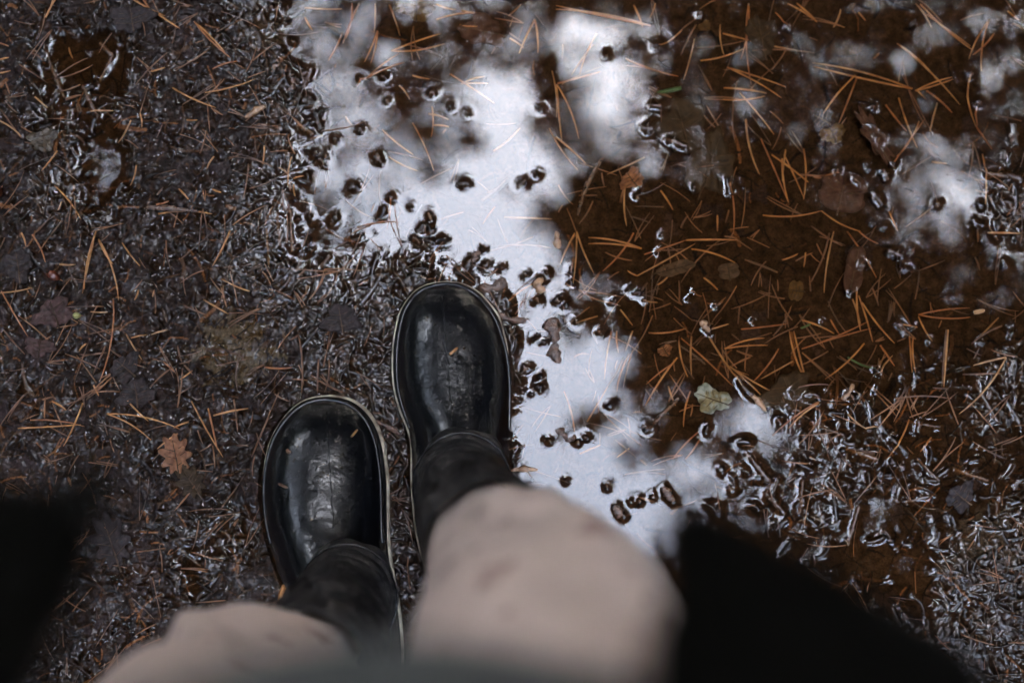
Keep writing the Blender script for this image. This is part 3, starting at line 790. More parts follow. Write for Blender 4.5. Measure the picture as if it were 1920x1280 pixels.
CHIPS = [(1038, 618, 46, 26, 85, BARK, 'dark upper half of the broken bark piece on bright water'),
 (1042, 662, 40, 20, 100, BARK, 'dark lower half of the broken bark piece, tapering to a point'),
 (955, 596, 62, 13, -12, BARK, 'slim brown stick poking out from the rim of the larger boot toe'),
 (925, 536, 52, 20, 12, BARK, 'rugged brown bark chip just above the larger boot toe'),
 (1012, 536, 28, 20, -60, BARKTAN, 'curled tan bark flake right of the toe chip'),
 (983, 880, 50, 9, 2, BARKTAN, 'flat orange brown chip touching the side of the larger boot'),
 (1053, 812, 26, 12, -30, BARK, 'small dark chip in a string of crumbs on bright water'),
 (1070, 822, 22, 10, 20, BARK, 'tilted dark chip at the end of the crumb string'),
 (480, 212, 44, 11, 28, BARKTAN, 'tan split bark sliver at the puddle rim'),
 (325, 395, 100, 9, -3, BARK, 'long dark bark strip lying level on the mud'),
 (1045, 450, 34, 12, 105, BARKTAN, 'orange edged chip bridging water below the sky reflection'),
 (892, 482, 26, 12, 50, BARK, 'small brown chip at the very front of the larger toe'),
 (1322, 612, 26, 12, -40, BARKTAN, 'pointed tan chip from which a long needle runs down'),
 (1420, 752, 50, 10, -50, BARKTAN, 'bundle of tan bark slivers beside the pale greenish leaf'),
 (1590, 735, 36, 9, 55, BARKTAN, 'light splinter chip inside an oval water ring'),
 (1205, 800, 10, 6, 20, BARK, 'tiny bark dot at a shining droplet'),
 (1250, 925, 30, 14, -60, BARK, 'dark bark piece in pale water beside the knee'),
 (1157, 958, 26, 16, -70, BARK, 'jagged dark chip near the knee on bright water'),
 (548, 160, 30, 12, 80, BARK, 'short dark chip on the muddy shore near the top'),
 (725, 800, 60, 10, -30, BARK, 'muddy stick lying between the two boots')]
for q in CHIPS: chip(*q)

# ------------------------------------------------------------------ person
def cloth_mat(name, c1, c2, stain=None, scale=6, bscale=900, bump=0.25, rough=(0.8, 0.9), sheen=0.1):
    m = noise_mat(name, c1, c2, 40, rough, 0.15, bump, bscale, sheen=sheen)
    nt = m.node_tree
    if stain:
        b = [n for n in nt.nodes if n.type == 'BSDF_PRINCIPLED'][0]
        src = b.inputs['Base Color'].links[0].from_socket
        tc = [n for n in nt.nodes if n.type == 'TEX_COORD'][0]
        n = N(nt, 'ShaderNodeTexNoise'); n.inputs['Scale'].default_value = scale; n.inputs['Detail'].default_value = 3
        L(nt, tc.outputs['Object'], n.inputs['Vector'])
        r = N(nt, 'ShaderNodeValToRGB'); r.color_ramp.elements[0].position = 0.62; r.color_ramp.elements[1].position = 0.69
        r.color_ramp.elements[0].color = (0, 0, 0, 1); r.color_ramp.elements[1].color = (1, 1, 1, 1)
        L(nt, n.outputs['Fac'], r.inputs['Fac'])
        mx = N(nt, 'ShaderNodeMix'); mx.data_type = 'RGBA'
        L(nt, r.outputs['Color'], mx.inputs['Factor']); L(nt, src, mx.inputs['A']); mx.inputs['B'].default_value = (*stain, 1)
        L(nt, mx.outputs['Result'], b.inputs['Base Color'])
    return m
TROUSER = cloth_mat('beige_cotton', (0.60, 0.465, 0.395), (0.68, 0.535, 0.455), (0.36, 0.235, 0.19), 32)
SWEATER = cloth_mat('grey_green_wool', (0.055, 0.062, 0.056), (0.08, 0.088, 0.078), None, bump=0.8, bscale=300)
JACKET = cloth_mat('black_jacket', (0.003, 0.003, 0.0025), (0.006, 0.006, 0.005), None, rough=(0.8, 0.9), sheen=0.0)
[n for n in JACKET.node_tree.nodes if n.type == 'BSDF_PRINCIPLED'][0].inputs['Specular IOR Level'].default_value = 0.04
SKIN = noise_mat('skin', (0.45, 0.26, 0.19), (0.55, 0.33, 0.25), 30, (0.45, 0.55))
HAIR = noise_mat('hair', (0.03, 0.018, 0.01), (0.06, 0.035, 0.02), 300, (0.4, 0.6), 0.4, 0.5, 400)

def rubber_mat():
    m, nt, out = mat('black_rubber')
    b = N(nt, 'ShaderNodeBsdfPrincipled'); tc = N(nt, 'ShaderNodeTexCoord')
    b.inputs['Base Color'].default_value = (0.002, 0.0022, 0.003, 1)
    b.inputs['Specular IOR Level'].default_value = 0.45
    n = N(nt, 'ShaderNodeTexNoise'); n.inputs['Scale'].default_value = 34; n.inputs['Detail'].default_value = 8; n.inputs['Roughness'].default_value = 0.75
    L(nt, tc.outputs['Object'], n.inputs['Vector'])
    mr = N(nt, 'ShaderNodeMapRange'); mr.inputs['From Min'].default_value = 0.42; mr.inputs['From Max'].default_value = 0.58
    mr.inputs['To Min'].default_value = 0.14; mr.inputs['To Max'].default_value = 0.26
    L(nt, n.outputs['Fac'], mr.inputs['Value']); L(nt, mr.outputs[0], b.inputs['Roughness'])
    # water clinging in patches
    cw = N(nt, 'ShaderNodeMapRange'); cw.inputs['From Min'].default_value = 0.30; cw.inputs['From Max'].default_value = 0.62
    cw.inputs['To Min'].default_value = 1.0; cw.inputs['To Max'].default_value = 0.0
    L(nt, n.outputs['Fac'], cw.inputs['Value']); L(nt, cw.outputs[0], b.inputs['Coat Weight'])
    b.inputs['Coat Roughness'].default_value = 0.06; b.inputs['Coat IOR'].default_value = 1.33
    n2 = N(nt, 'ShaderNodeTexNoise'); n2.inputs['Scale'].default_value = 340; n2.inputs['Detail'].default_value = 4
    L(nt, tc.outputs['Object'], n2.inputs['Vector'])
    v = N(nt, 'ShaderNodeTexVoronoi'); v.inputs['Scale'].default_value = 230
    L(nt, tc.outputs['Object'], v.inputs['Vector'])
    vm = N(nt, 'ShaderNodeMapRange'); vm.inputs['From Min'].default_value = 0.0; vm.inputs['From Max'].default_value = 0.25
    vm.inputs['To Min'].default_value = 2.6; vm.inputs['To Max'].default_value = 0.0
    L(nt, v.outputs['Distance'], vm.inputs['Value'])
    add0 = N(nt, 'ShaderNodeMath', operation='ADD'); L(nt, n2.outputs['Fac'], add0.inputs[0]); L(nt, vm.outputs[0], add0.inputs[1])
    n3 = N(nt, 'ShaderNodeTexNoise'); n3.inputs['Scale'].default_value = 130; n3.inputs['Detail'].default_value = 3; n3.inputs['Distortion'].default_value = 1.0
    L(nt, tc.outputs['Object'], n3.inputs['Vector'])
    n4 = N(nt, 'ShaderNodeTexNoise'); n4.inputs['Scale'].default_value = 48; n4.inputs['Detail'].default_value = 2
    L(nt, tc.outputs['Object'], n4.inputs['Vector'])
    m4 = N(nt, 'ShaderNodeMath', operation='MULTIPLY_ADD'); m4.inputs[1].default_value = 3.5
    L(nt, n4.outputs['Fac'], m4.inputs[0]); L(nt, n3.outputs['Fac'], m4.inputs[2])
    add = N(nt, 'ShaderNodeMath', operation='ADD'); L(nt, add0.outputs[0], add.inputs[0]); L(nt, m4.outputs[0], add.inputs[1])
    bp = N(nt, 'ShaderNodeBump'); bp.inputs['Strength'].default_value = 0.8; bp.inputs['Distance'].default_value = 0.0006
    L(nt, add.outputs[0], bp.inputs['Height']); L(nt, bp.outputs[0], b.inputs['Coat Normal'])
    bp2 = N(nt, 'ShaderNodeBump'); bp2.inputs['Strength'].default_value = 0.6; bp2.inputs['Distance'].default_value = 0.0005
    L(nt, m4.outputs[0], bp2.inputs['Height']); L(nt, bp2.outputs[0], b.inputs['Normal'])
    L(nt, b.outputs[0], out.inputs[0])
    return m
RUBBER = rubber_mat()
SOLE = noise_mat('cream_rubber', (0.10, 0.065, 0.04), (0.66, 0.58, 0.43), 75, (0.4, 0.6), 0.5)
SHAFT = noise_mat('muddy_neoprene', (0.006, 0.006, 0.007), (0.10, 0.09, 0.08), 55, (0.35, 0.65), 0.35, 0.9, 160, 0.2, 0.3, bdist=0.002, detail=7, distort=1.2)
SHAFT.node_tree.nodes['Color Ramp'].color_ramp.elements[0].position = 0.48
SHAFT.node_tree.nodes['Color Ramp'].color_ramp.elements[1].position = 0.78
DROP = water_material(); DROP.name = 'water_drop'

person = empty('person', (0.0, -0.12, 0.0))
tag(person, 'person in beige trousers, open black jacket and black rubber boots', 'person')

def outline_stations(OL, z):
    st = []
    for y, xl, xr in OL:
        a, b = P(xl, y, z), P(xr, y, z)
        st.append(((a[0] + b[0]) / 2, (a[1] + b[1]) / 2, abs(b[0] - a[0]) / 2))
    return smoothpath(st, 3)

def boot(OL, prefix, seam_px, shaft, drops, cut):
    b = empty('rubber_boot', tuple(P((OL[7][1] + OL[7][2]) / 2, OL[9][0], 0.0)))
    adopt(b, person)
    st = outline_stations(OL, 0.035)
    n = len(st); L_ = st[0][1] - st[-1][1]
    # upper: superelliptic sections from toe to heel
    V, F = [], []; seg = 40
    TT = np.linspace(0, 1, 201)
    HT = np.interp(TT, [0, 0.04, 0.12, 0.25, 0.42, 0.52, 0.62, 1.0], [0.030, 0.044, 0.057, 0.066, 0.078, 0.092, 0.104, 0.085])
    for _ in range(3): HT[3:] = np.convolve(np.pad(HT, 7, 'edge'), np.ones(15) / 15, 'valid')[3:]
    for i, (x, y, w) in enumerate(st):
        t = (st[0][1] - y) / L_
        top = np.interp(t, TT, HT) if t > 0.03 else np.interp(t, [0, 0.04, 0.12, 0.25, 0.42, 0.52, 0.62, 1.0], [0.030, 0.044, 0.056, 0.062, 0.076, 0.092, 0.104, 0.085])
        h_ = top - 0.030
        w2 = max(w - 0.0008, 0.0005)
        for k in range(seg):
            th = 2 * math.pi * k / seg
            c, s = math.cos(th), math.sin(th)
            xx = w2 * math.copysign(abs(c) ** 0.86, c)
            zz = h_ * math.copysign(abs(s) ** 0.93, s) if s > 0 else 0.024 * math.copysign(abs(s) ** 0.6, s)
            V.append(Vector((x + xx * (1 - 0.06 * (s > 0) * s), y, 0.030 + zz)))
    for i in range(n - 1):
        for k in range(seg):
            k2 = (k + 1) % seg; F.append((i * seg + k, (i + 1) * seg + k, (i + 1) * seg + k2, i * seg + k2))
    F.append(tuple(range(seg))); F.append(tuple(range(n * seg - 1, (n - 1) * seg - 1, -1)))
    up = remeshed('boot_upper', [(V, F)], 0.0022, RUBBER, 6)
    adopt(up, b)
    bvh = BVHTree.FromObject(up, bpy.context.evaluated_depsgraph_get())
    # sole, welt: flat rings that follow the outline
    def slab(name, grow, z0_, z1_, m, r=0.0012):
        VV, FF = [], []
        ringL, ringR = [], []
        s2 = st
        pts = []
        for x, y, w in s2: pts.append((x - w, y))
        for x, y, w in s2[::-1]: pts.append((x + w, y))
        pts = np.array(pts)
        # drop near-duplicates, offset outward
        keep = [0]
        for i in range(1, len(pts)):
            if np.hypot(*(pts[i] - pts[keep[-1]])) > 0.0025: keep.append(i)
        pts = pts[keep]
        tn = np.roll(pts, -1, 0) - np.roll(pts, 1, 0); tn /= np.linalg.norm(tn, axis=1)[:, None]
        nrm = np.stack([tn[:, 1], -tn[:, 0]], 1)
        cc = pts.mean(0)
        if ((pts - cc) * nrm).sum() < 0: nrm = -nrm
        g = grow(pts) if callable(grow) else np.full(len(pts), grow)
        prof = [(-0.012, z0_ + 0.0005), (-r, z0_), (0, z0_ + r), (0, z1_ - r), (-r, z1_), (-0.012, z1_ + 0.0002)]
        m_ = len(pts)
        for (o_, z_) in prof:
            q = pts + nrm * (g + o_)[:, None]
            for p in q: VV.append((p[0], p[1], z_))
        for a in range(len(prof) - 1):
            for i in range(m_):
                j = (i + 1) % m_; FF.append((a * m_ + i, a * m_ + j, (a + 1) * m_ + j, (a + 1) * m_ + i))
        FF.append(tuple(range(m_ - 1, -1, -1))); FF.append(tuple(range(5 * m_, 6 * m_)))
        o = mesh_obj(name, VV, FF, m); adopt(o, b); return o
    y_toe = st[0][1]
    def grow_sole(p):
        t = (y_toe - p[:, 1]) / L_
        left = p[:, 0] < np.interp(t, [0, 1], [st[0][0], st[-1][0]])
        gl = np.interp(t, cut['t'], cut['left']); gr = np.interp(t, cut['t'], cut['right'])
        return np.where(left, gl, gr)
    slab('sole', grow_sole, -0.0045, 0.012, SOLE)
    slab('welt', lambda p: np.minimum(grow_sole(p) - 0.0022, 0.0012), 0.0121, 0.0245, RUBBER, 0.002)
    # rand: raised bead round the toe
    pts = []
    for x, y, w in st:
        if (y_toe - y) / L_ < 0.45: pts.append((x - w + 0.003, y - 0.002))
    lp = pts[::-1] + [(2 * st[i][0] - p[0] , p[1]) for i, p in enumerate(pts)][0:]
    bead = []
    for (x, y) in lp:
        if bead and math.hypot(bead[-1][0] - x, bead[-1][1] - y) < 0.002: continue
        hit = bvh.ray_cast(Vector((x, y, 0.3)), Vector((0, 0, -1)))
        z = hit[0].z if hit[0] else 0.034
        bead.append((x, y, min(z, 0.044)))
    v, f = tube_geo(smoothpath(bead, 3), [0.0016] * (3 * (len(bead) - 1) + 1), 8)
    adopt(mesh_obj('toe_bead', v, f, RUBBER), b)
    # centre seam
    sp = []
    for q in np.linspace(0, 1, 40):
        p = P(seam_px[0] + (seam_px[2] - seam_px[0]) * q, seam_px[1] + (seam_px[3] - seam_px[1]) * q, 0.06)
        hit = bvh.ray_cast(Vector((p[0], p[1], 0.3)), Vector((0, 0, -1)))
        if hit[0]: sp.append(hit[0] - Vector((0, 0, 0.0004)))
    v, f = tube_geo(sp, [0.0009 + 0.0002 * math.sin(i) for i in range(len(sp))], 6)
    adopt(mesh_obj('seam', v, f, RUBBER), b)
    # shaft
    sh = smoothpath(shaft, 14)
    V, F = [], []; seg = 56
    for i, (px, py, z, r) in enumerate(sh):
        c = P(px, py, z)
        for k in range(seg):
            th = 2 * math.pi * k / seg
            fold = 0.0036 * math.sin(z * 190 + 2.2 * math.sin(th + 0.6) + z * 30) * (0.4 + 0.6 * math.sin(th)) + 0.0012 * math.sin(z * 420 + 3 * math.sin(2 * th))
            rr = r + fold + 0.0025 * float(perlin(np.array(th * 2.0), np.array(z * 40), 9))
            V.append(Vector((c[0] + rr * math.cos(th), c[1] + rr * math.sin(th) * 1.08, z)))
    m_ = len(sh)
    for i in range(m_ - 1):
        for k in range(seg):
            k2 = (k + 1) % seg; F.append((i * seg + k, i * seg + k2, (i + 1) * seg + k2, (i + 1) * seg + k))
    s_ = mesh_obj('boot_shaft', V, F, SHAFT); adopt(s_, b)
    # collar where rubber meets shaft
    i0 = 7
    px, py, z, r = sh[i0]
    c = P(px, py, z)
    ring = [(c[0] + (r + 0.0022) * math.cos(2 * math.pi * k / 40), c[1] + (r + 0.0022) * 1.08 * math.sin(2 * math.pi * k / 40), z + 0.004 * math.sin(2 * math.pi * k / 40)) for k in range(41)]
    v, f = tube_geo(ring, [0.0009] * 41, 8, False, up=(0, 0, 1)); adopt(mesh_obj('collar', v, f, RUBBER), b)
    # droplets beading on the toe
    V, F = [], []
    for (dx, dy, dr) in drops:
        p = P(dx, dy, 0.06)
        hit = bvh.ray_cast(Vector((p[0], p[1], 0.3)), Vector((0, 0, -1)))
        if not hit[0]: continue
        q, nn = hit[0], hit[1]; r = dr / 1905
        a = nn.orthogonal().normalized(); bb = nn.cross(a)
        sx = random.uniform(0.7, 1.25); off = len(V)
        V.append(q + nn * r * 0.5)
        for (rr, hh) in ((0.5, 0.42), (0.85, 0.22), (1.0, -0.05)):
            for k in range(10):
                th = 2 * math.pi * k / 10; w_ = r * rr * (1 + 0.12 * math.sin(3 * th + dx))
                V.append(q + a * (w_ * math.cos(th) * sx) + bb * (w_ * math.sin(th) / sx) + nn * r * hh)
        for k in range(10):
            k2 = (k + 1) % 10; F.append((off, off + 1 + k, off + 1 + k2))
            for g in range(2):
                F.append((off + 1 + g * 10 + k, off + 11 + g * 10 + k, off + 11 + g * 10 + k2, off + 1 + g * 10 + k2))
    d = mesh_obj('water_droplets', V, F, DROP); adopt(d, b); d['kind'] = 'stuff'
    return b, bvh

def droplets(OL, n, y0_, y1_):
    out = []
    for _ in range(n):
        y = random.uniform(y0_, y1_); ys = [o[0] for o in OL]
        l = np.interp(y, ys, [o[1] for o in OL]); r = np.interp(y, ys, [o[2] for o in OL])
        x = random.uniform(l + 12, r - 12)
        out.append((x, y, random.choice([0.8, 1.0, 1.2, 1.5, 2.2]) * random.uniform(0.7, 1.2)))
    return out
rb, rbvh = boot(RB, 'r', (828, 548, 848, 790), [(866, 905, 0.080, 0.046), (870, 925, 0.115, 0.041), (884, 962, 0.20, 0.044), (905, 1012, 0.30, 0.048), (925, 1035, 0.36, 0.050)],
          droplets(RB, 150, 560, 800), dict(t=[0, 0.1, 0.25, 0.42, 0.5, 0.6, 0.75, 1], left=[0.0034, 0.0036, 0.0034, 0.0028, 0.0002, 0.0024, 0.0028, 0.002], right=[0.0036, 0.0040, -0.001, -0.006, -0.006, -0.006, -0.004, 0.002]))
lb, lbvh = boot(LB, 'l', (610, 772, 628, 990), [(652, 1118, 0.080, 0.046), (644, 1135, 0.115, 0.042), (622, 1185, 0.20, 0.046), (592, 1252, 0.30, 0.050), (560, 1290, 0.36, 0.052)],
          droplets(LB, 420, 790, 1080), dict(t=[0, 0.1, 0.25, 0.42, 0.5, 0.6, 0.75, 1], left=[0.0034, 0.0034, 0.0026, 0.0, -0.002, -0.002, 0.0, 0.002], right=[0.0038, 0.0042, 0.0036, 0.0026, 0.002, 0.002, 0.002, 0.002]))

# scraps stuck to the boots
def stick_on(bvh, x1_, y1_, x2_, y2_, r, m, label):
    pts = []
    for q in np.linspace(0, 1, 6):
        p = P(x1_ + (x2_ - x1_) * q, y1_ + (y2_ - y1_) * q, 0.062)
        hit = bvh.ray_cast(Vector((p[0], p[1], 0.3)), Vector((0, 0, -1)))
        if hit[0]: pts.append(hit[0] + Vector((0, 0, r * 0.6)))
    if len(pts) < 3: return
    c = pts[2].copy()
    v, f = tube_geo([p - c for p in pts], [r * (0.7 if i in (0, len(pts) - 1) else 1) for i in range(len(pts))], 7, True, 0.7)
    o = mesh_obj('needle_scrap', v, f, m); o.location = c; tag(o, label, 'needle scrap')
stick_on(rbvh, 843, 665, 858, 652, 0.0013, NEEDLE, 'short orange needle bit stuck on the larger boot toe')
stick_on(rbvh, 869, 654, 872, 650, 0.0012, BARK, 'dark speck beside the orange bit on the larger boot toe')
stick_on(lbvh, 657, 818, 668, 804, 0.0012, NEEDLE_PALE, 'pale wet flake stuck on the smaller boot near its seam')
stick_on(lbvh, 521, 906, 540, 914, 0.0014, BARK, 'brown curled scrap on the outer side of the left boot')
stick_on(lbvh, 536, 842, 543, 848, 0.0022, BARK, 'round dark crumb stuck on the left boot toe')

def leg_cloth(path, seg=64, amp=1.0, seed_=0):
    ph = smoothpath(path, 12)
    V, F = [], []
    cs = [P(a, b_, z) if z < 1.3 else None for a, b_, z, r, *_ in ph]
    return ph, cs
def cloth_tube(name, rows, m, seg=64, seed_=0, fold=0.006, cap=True, thick=0.0, creases=()):
    """rows: world x, y, z, rx, ry"""
    rows = smoothpath(rows, 10); V, F = [], []
    s_acc = 0
    for i, (x, y, z, rx, ry) in enumerate(rows):
        p = Vector((x, y, z)); nx_ = Vector(rows[min(i + 1, len(rows) - 1)][:3]) - Vector(rows[max(i - 1, 0)][:3])
        t = nx_.normalized()
        if i: s_acc += (p - Vector(rows[i - 1][:3])).length
        a = t.cross(Vector((0, 1, 0))); a = a.normalized() if a.length > 0.2 else Vector((1, 0, 0))
        if a.x < 0: a = -a
        b_ = t.cross(a).normalized()
        if b_.y < 0: b_ = -b_
        for k in range(seg):
            th = 2 * math.pi * k / seg
            f_ = fold * (0.6 * float(perlin(np.array(th * 1.1 + s_acc * 3), np.array(s_acc * 16 + 3 * math.sin(th)), seed_)) + 0.5 * math.sin(s_acc * 55 + 3 * math.sin(th + seed_)) * max(0, math.sin(th + seed_ * 1.3)) * 0.5)
            for (s0, s1, t0, t1, wd, am) in creases:
                if s0 < s_acc < s1:
                    tc_ = t0 + (t1 - t0) * (s_acc - s0) / (s1 - s0); dd = (th - tc_ + math.pi) % (2 * math.pi) - math.pi
                    e_ = math.sin(math.pi * (s_acc - s0) / (s1 - s0))
                    f_ += am * e_ * (math.exp(-(dd / wd) ** 2) - 0.8 * math.exp(-((dd - 1.6 * wd) / wd) ** 2))
            V.append(p + a * ((rx + f_) * math.cos(th)) + b_ * ((ry + f_) * math.sin(th)))
    n = len(rows)
    for i in range(n - 1):
        for k in range(seg):
            k2 = (k + 1) % seg; F.append((i * seg + k, i * seg + k2, (i + 1) * seg + k2, (i + 1) * seg + k))
    o = mesh_obj(name, V, F, m)
    if thick:
        s = o.modifiers.new('t', 'SOLIDIFY'); s.thickness = thick; s.offset = -1
    return o, (V, F)

def W5(px, py, z, rx, ry=None):
    p = P(px, py, z); return (p[0], p[1], z, rx, ry or rx)
# hips and knees
hipR = (0.075, -0.30, 0.88); hipL = (-0.135, -0.30, 0.88)
rleg = [W5(925, 1040, 0.285, 0.0555), W5(936, 1050, 0.32, 0.056), W5(975, 1100, 0.40, 0.065), W5(1028, 1185, 0.50, 0.079), W5(1042, 1290, 0.57, 0.084), (0.085, -0.24, 0.70, 0.09, 0.10), (*hipR, 0.10, 0.12)]
lleg = [W5(548, 1305, 0.285, 0.058), W5(528, 1318, 0.33, 0.060), W5(450, 1362, 0.42, 0.070), W5(378, 1440, 0.50, 0.080), W5(345, 1540, 0.57, 0.085), (-0.15, -0.27, 0.70, 0.09, 0.10), (*hipL, 0.10, 0.12)]
tr1, g1 = cloth_tube('trouser_leg', rleg, TROUSER, seed_=3, fold=0.005, thick=0.0012, creases=((0.04, 0.26, 0.4, 2.9, 0.26, 0.008), (0.10, 0.30, 2.6, 0.9, 0.25, 0.009)))
tr2, g2 = cloth_tube('trouser_leg', lleg, TROUSER, seed_=5, fold=0.009, thick=0.0012, creases=((0.0, 0.20, 0.6, 2.4, 0.22, 0.010), (0.05, 0.25, 2.8, 1.2, 0.2, 0.009)))
# one garment: both legs and the seat are one mesh
seat, g3 = cloth_tube('seat', [(-0.03, -0.30, 0.80, 0.15, 0.11), (-0.03, -0.30, 0.90, 0.18, 0.13), (-0.03, -0.29, 1.0, 0.165, 0.12)], TROUSER, seed_=2, fold=0.004)
for o_ in (tr1, tr2): 
    pass
bmm = bmesh.new()
dg = bpy.context.evaluated_depsgraph_get()
for o_ in (tr1, tr2, seat):
    bmm.from_mesh(bpy.data.meshes.new_from_object(o_.evaluated_get(dg)))
    bpy.data.objects.remove(o_)
tm = bpy.data.meshes.new('trousers'); bmm.to_mesh(tm); bmm.free(); tm.materials.clear(); tm.materials.append(TROUSER); tm.shade_smooth()
tro = bpy.data.objects.new('trousers', tm); COL.objects.link(tro); adopt(tro, person)
sw, _ = cloth_tube('sweater', [(-0.02, -0.245, 0.93, 0.185, 0.165), (-0.02, -0.220, 0.98, 0.195, 0.172), (-0.02, -0.218, 1.04, 0.185, 0.162), (-0.02, -0.27, 1.18, 0.155, 0.13), (-0.02, -0.33, 1.34, 0.17, 0.12), (-0.02, -0.35, 1.44, 0.12, 0.09), (-0.02, -0.34, 1.50, 0.062, 0.065)], SWEATER, seed_=8, fold=0.004, thick=0.003)
adopt(sw, person)

# open jacket: two front panels, back and sleeves
def sheet(name, rows, m, thick=0.003):
    """rows of world points, same count per row"""
    R = [smoothpath(r, 6) for r in rows]
    R = np.array(R); cols = []
    for k_ in range(R.shape[1]): cols.append(smoothpath(R[:, k_], 6))
    A = np.array(cols); n_, m_ = A.shape[:2]
    nzv = perlin(A[..., 0] * 30, A[..., 1] * 30 + A[..., 2] * 20, 14) * 0.003
    A[..., 2] += nzv; A[..., 0] += nzv
    F = []
    for i in range(n_ - 1):
        for j in range(m_ - 1): F.append((i * m_ + j, (i + 1) * m_ + j, (i + 1) * m_ + j + 1, i * m_ + j + 1))
    o = mesh_obj(name, A.reshape(-1, 3), F, m)
    s = o.modifiers.new('t', 'SOLIDIFY'); s.thickness = thick; s.offset = 0
    return o
def q(px, py, z): return tuple(P(px, py, z))
jr = sheet('jacket', [
    [q(1246, 985, 0.90), q(1318, 955, 0.90), q(1480, 1035, 0.90), q(1650, 1125, 0.90), q(1860, 1285, 0.89), (0.235, -0.17, 0.88), (0.23, -0.30, 0.88), (0.15, -0.43, 0.88), (-0.02, -0.46, 0.88)],
    [q(1240, 1130, 0.97), q(1320, 1090, 0.97), q(1500, 1150, 0.97), q(1700, 1230, 0.97), (0.185, -0.10, 0.97), (0.22, -0.19, 0.97), (0.22, -0.31, 0.97), (0.14, -0.43, 0.97), (-0.02, -0.455, 0.97)],
    [(0.037, -0.07, 1.10), (0.06, -0.06, 1.10), (0.10, -0.08, 1.10), (0.14, -0.12, 1.10), (0.17, -0.16, 1.10), (0.19, -0.22, 1.10), (0.20, -0.32, 1.10), (0.13, -0.43, 1.10), (-0.02, -0.455, 1.10)],
    [(0.05, -0.19, 1.28), (0.07, -0.18, 1.28), (0.10, -0.19, 1.28), (0.14, -0.21, 1.28), (0.165, -0.24, 1.28), (0.18, -0.29, 1.28), (0.18, -0.36, 1.28), (0.13, -0.45, 1.28), (-0.02, -0.47, 1.28)],
    [(0.045, -0.27, 1.42), (0.06, -0.27, 1.425), (0.08, -0.27, 1.43), (0.11, -0.28, 1.43), (0.15, -0.31, 1.42), (0.165, -0.34, 1.42), (0.165, -0.39, 1.42), (0.10, -0.44, 1.44), (-0.02, -0.45, 1.45)]], JACKET)
jl = sheet('jacket', [
    [q(168, 960, 0.92), q(130, 925, 0.92), q(60, 915, 0.92), q(-60, 935, 0.92), (-0.215, -0.06, 0.92), (-0.26, -0.15, 0.90), (-0.26, -0.28, 0.88), (-0.18, -0.43, 0.88), (-0.02, -0.46, 0.88)],
    [q(160, 1090, 0.97), q(110, 1060, 0.97), q(30, 1050, 0.97), q(-100, 1070, 0.97), (-0.21, -0.08, 0.97), (-0.25, -0.16, 0.97), (-0.25, -0.29, 0.97), (-0.18, -0.43, 0.97), (-0.02, -0.455, 0.97)],
    [(-0.095, -0.07, 1.10), (-0.12, -0.06, 1.10), (-0.15, -0.07, 1.10), (-0.18, -0.10, 1.10), (-0.205, -0.14, 1.10), (-0.225, -0.21, 1.10), (-0.23, -0.31, 1.10), (-0.17, -0.43, 1.10), (-0.02, -0.455, 1.10)],
    [(-0.09, -0.19, 1.28), (-0.11, -0.18, 1.28), (-0.14, -0.19, 1.28), (-0.17, -0.21, 1.28), (-0.20, -0.24, 1.28), (-0.22, -0.29, 1.28), (-0.22, -0.36, 1.28), (-0.17, -0.45, 1.28), (-0.02, -0.47, 1.28)],
    [(-0.085, -0.27, 1.42), (-0.10, -0.27, 1.425), (-0.12, -0.27, 1.43), (-0.15, -0.28, 1.43), (-0.19, -0.31, 1.42), (-0.205, -0.34, 1.42), (-0.205, -0.39, 1.42), (-0.14, -0.44, 1.44), (-0.02, -0.45, 1.45)]], JACKET)
slR, _ = cloth_tube('sleeve', [(0.15, -0.36, 1.42, 0.062, 0.062), (0.24, -0.36, 1.30, 0.058, 0.058), (0.29, -0.30, 1.17, 0.054, 0.054), (0.25, -0.20, 1.24, 0.048, 0.048), (0.16, -0.12, 1.40, 0.040, 0.040)], JACKET, seed_=6, fold=0.005, thick=0.002)
slL, _ = cloth_tube('sleeve', [(-0.19, -0.36, 1.42, 0.062, 0.062), (-0.28, -0.36, 1.30, 0.058, 0.058), (-0.33, -0.30, 1.17, 0.054, 0.054), (-0.29, -0.20, 1.24, 0.048, 0.048), (-0.20, -0.12, 1.40, 0.040, 0.040)], JACKET, seed_=9, fold=0.005, thick=0.002)
bmm = bmesh.new(); dg = bpy.context.evaluated_depsgraph_get()
for o_ in (jr, jl, slR, slL):
    bmm.from_mesh(bpy.data.meshes.new_from_object(o_.evaluated_get(dg))); bpy.data.objects.remove(o_)
tm = bpy.data.meshes.new('jacket'); bmm.to_mesh(tm); bmm.free(); tm.materials.clear(); tm.materials.append(JACKET); tm.shade_smooth()
jk = bpy.data.objects.new('jacket', tm); COL.objects.link(jk); adopt(jk, person)
# toggle on the left hem cord
cpts = [q(140, 960, 0.985), q(175, 915, 0.985), q(200, 895, 0.985), q(225, 885, 0.985)]
v, f = tube_geo(smoothpath(cpts, 5), list(np.interp(np.linspace(0, 1, 16), [0, 0.5, 0.8, 1], [0.0095, 0.0075, 0.005, 0.003])), 10)
tg = mesh_obj('drawcord_toggle', v, f, JACKET); adopt(tg, person)

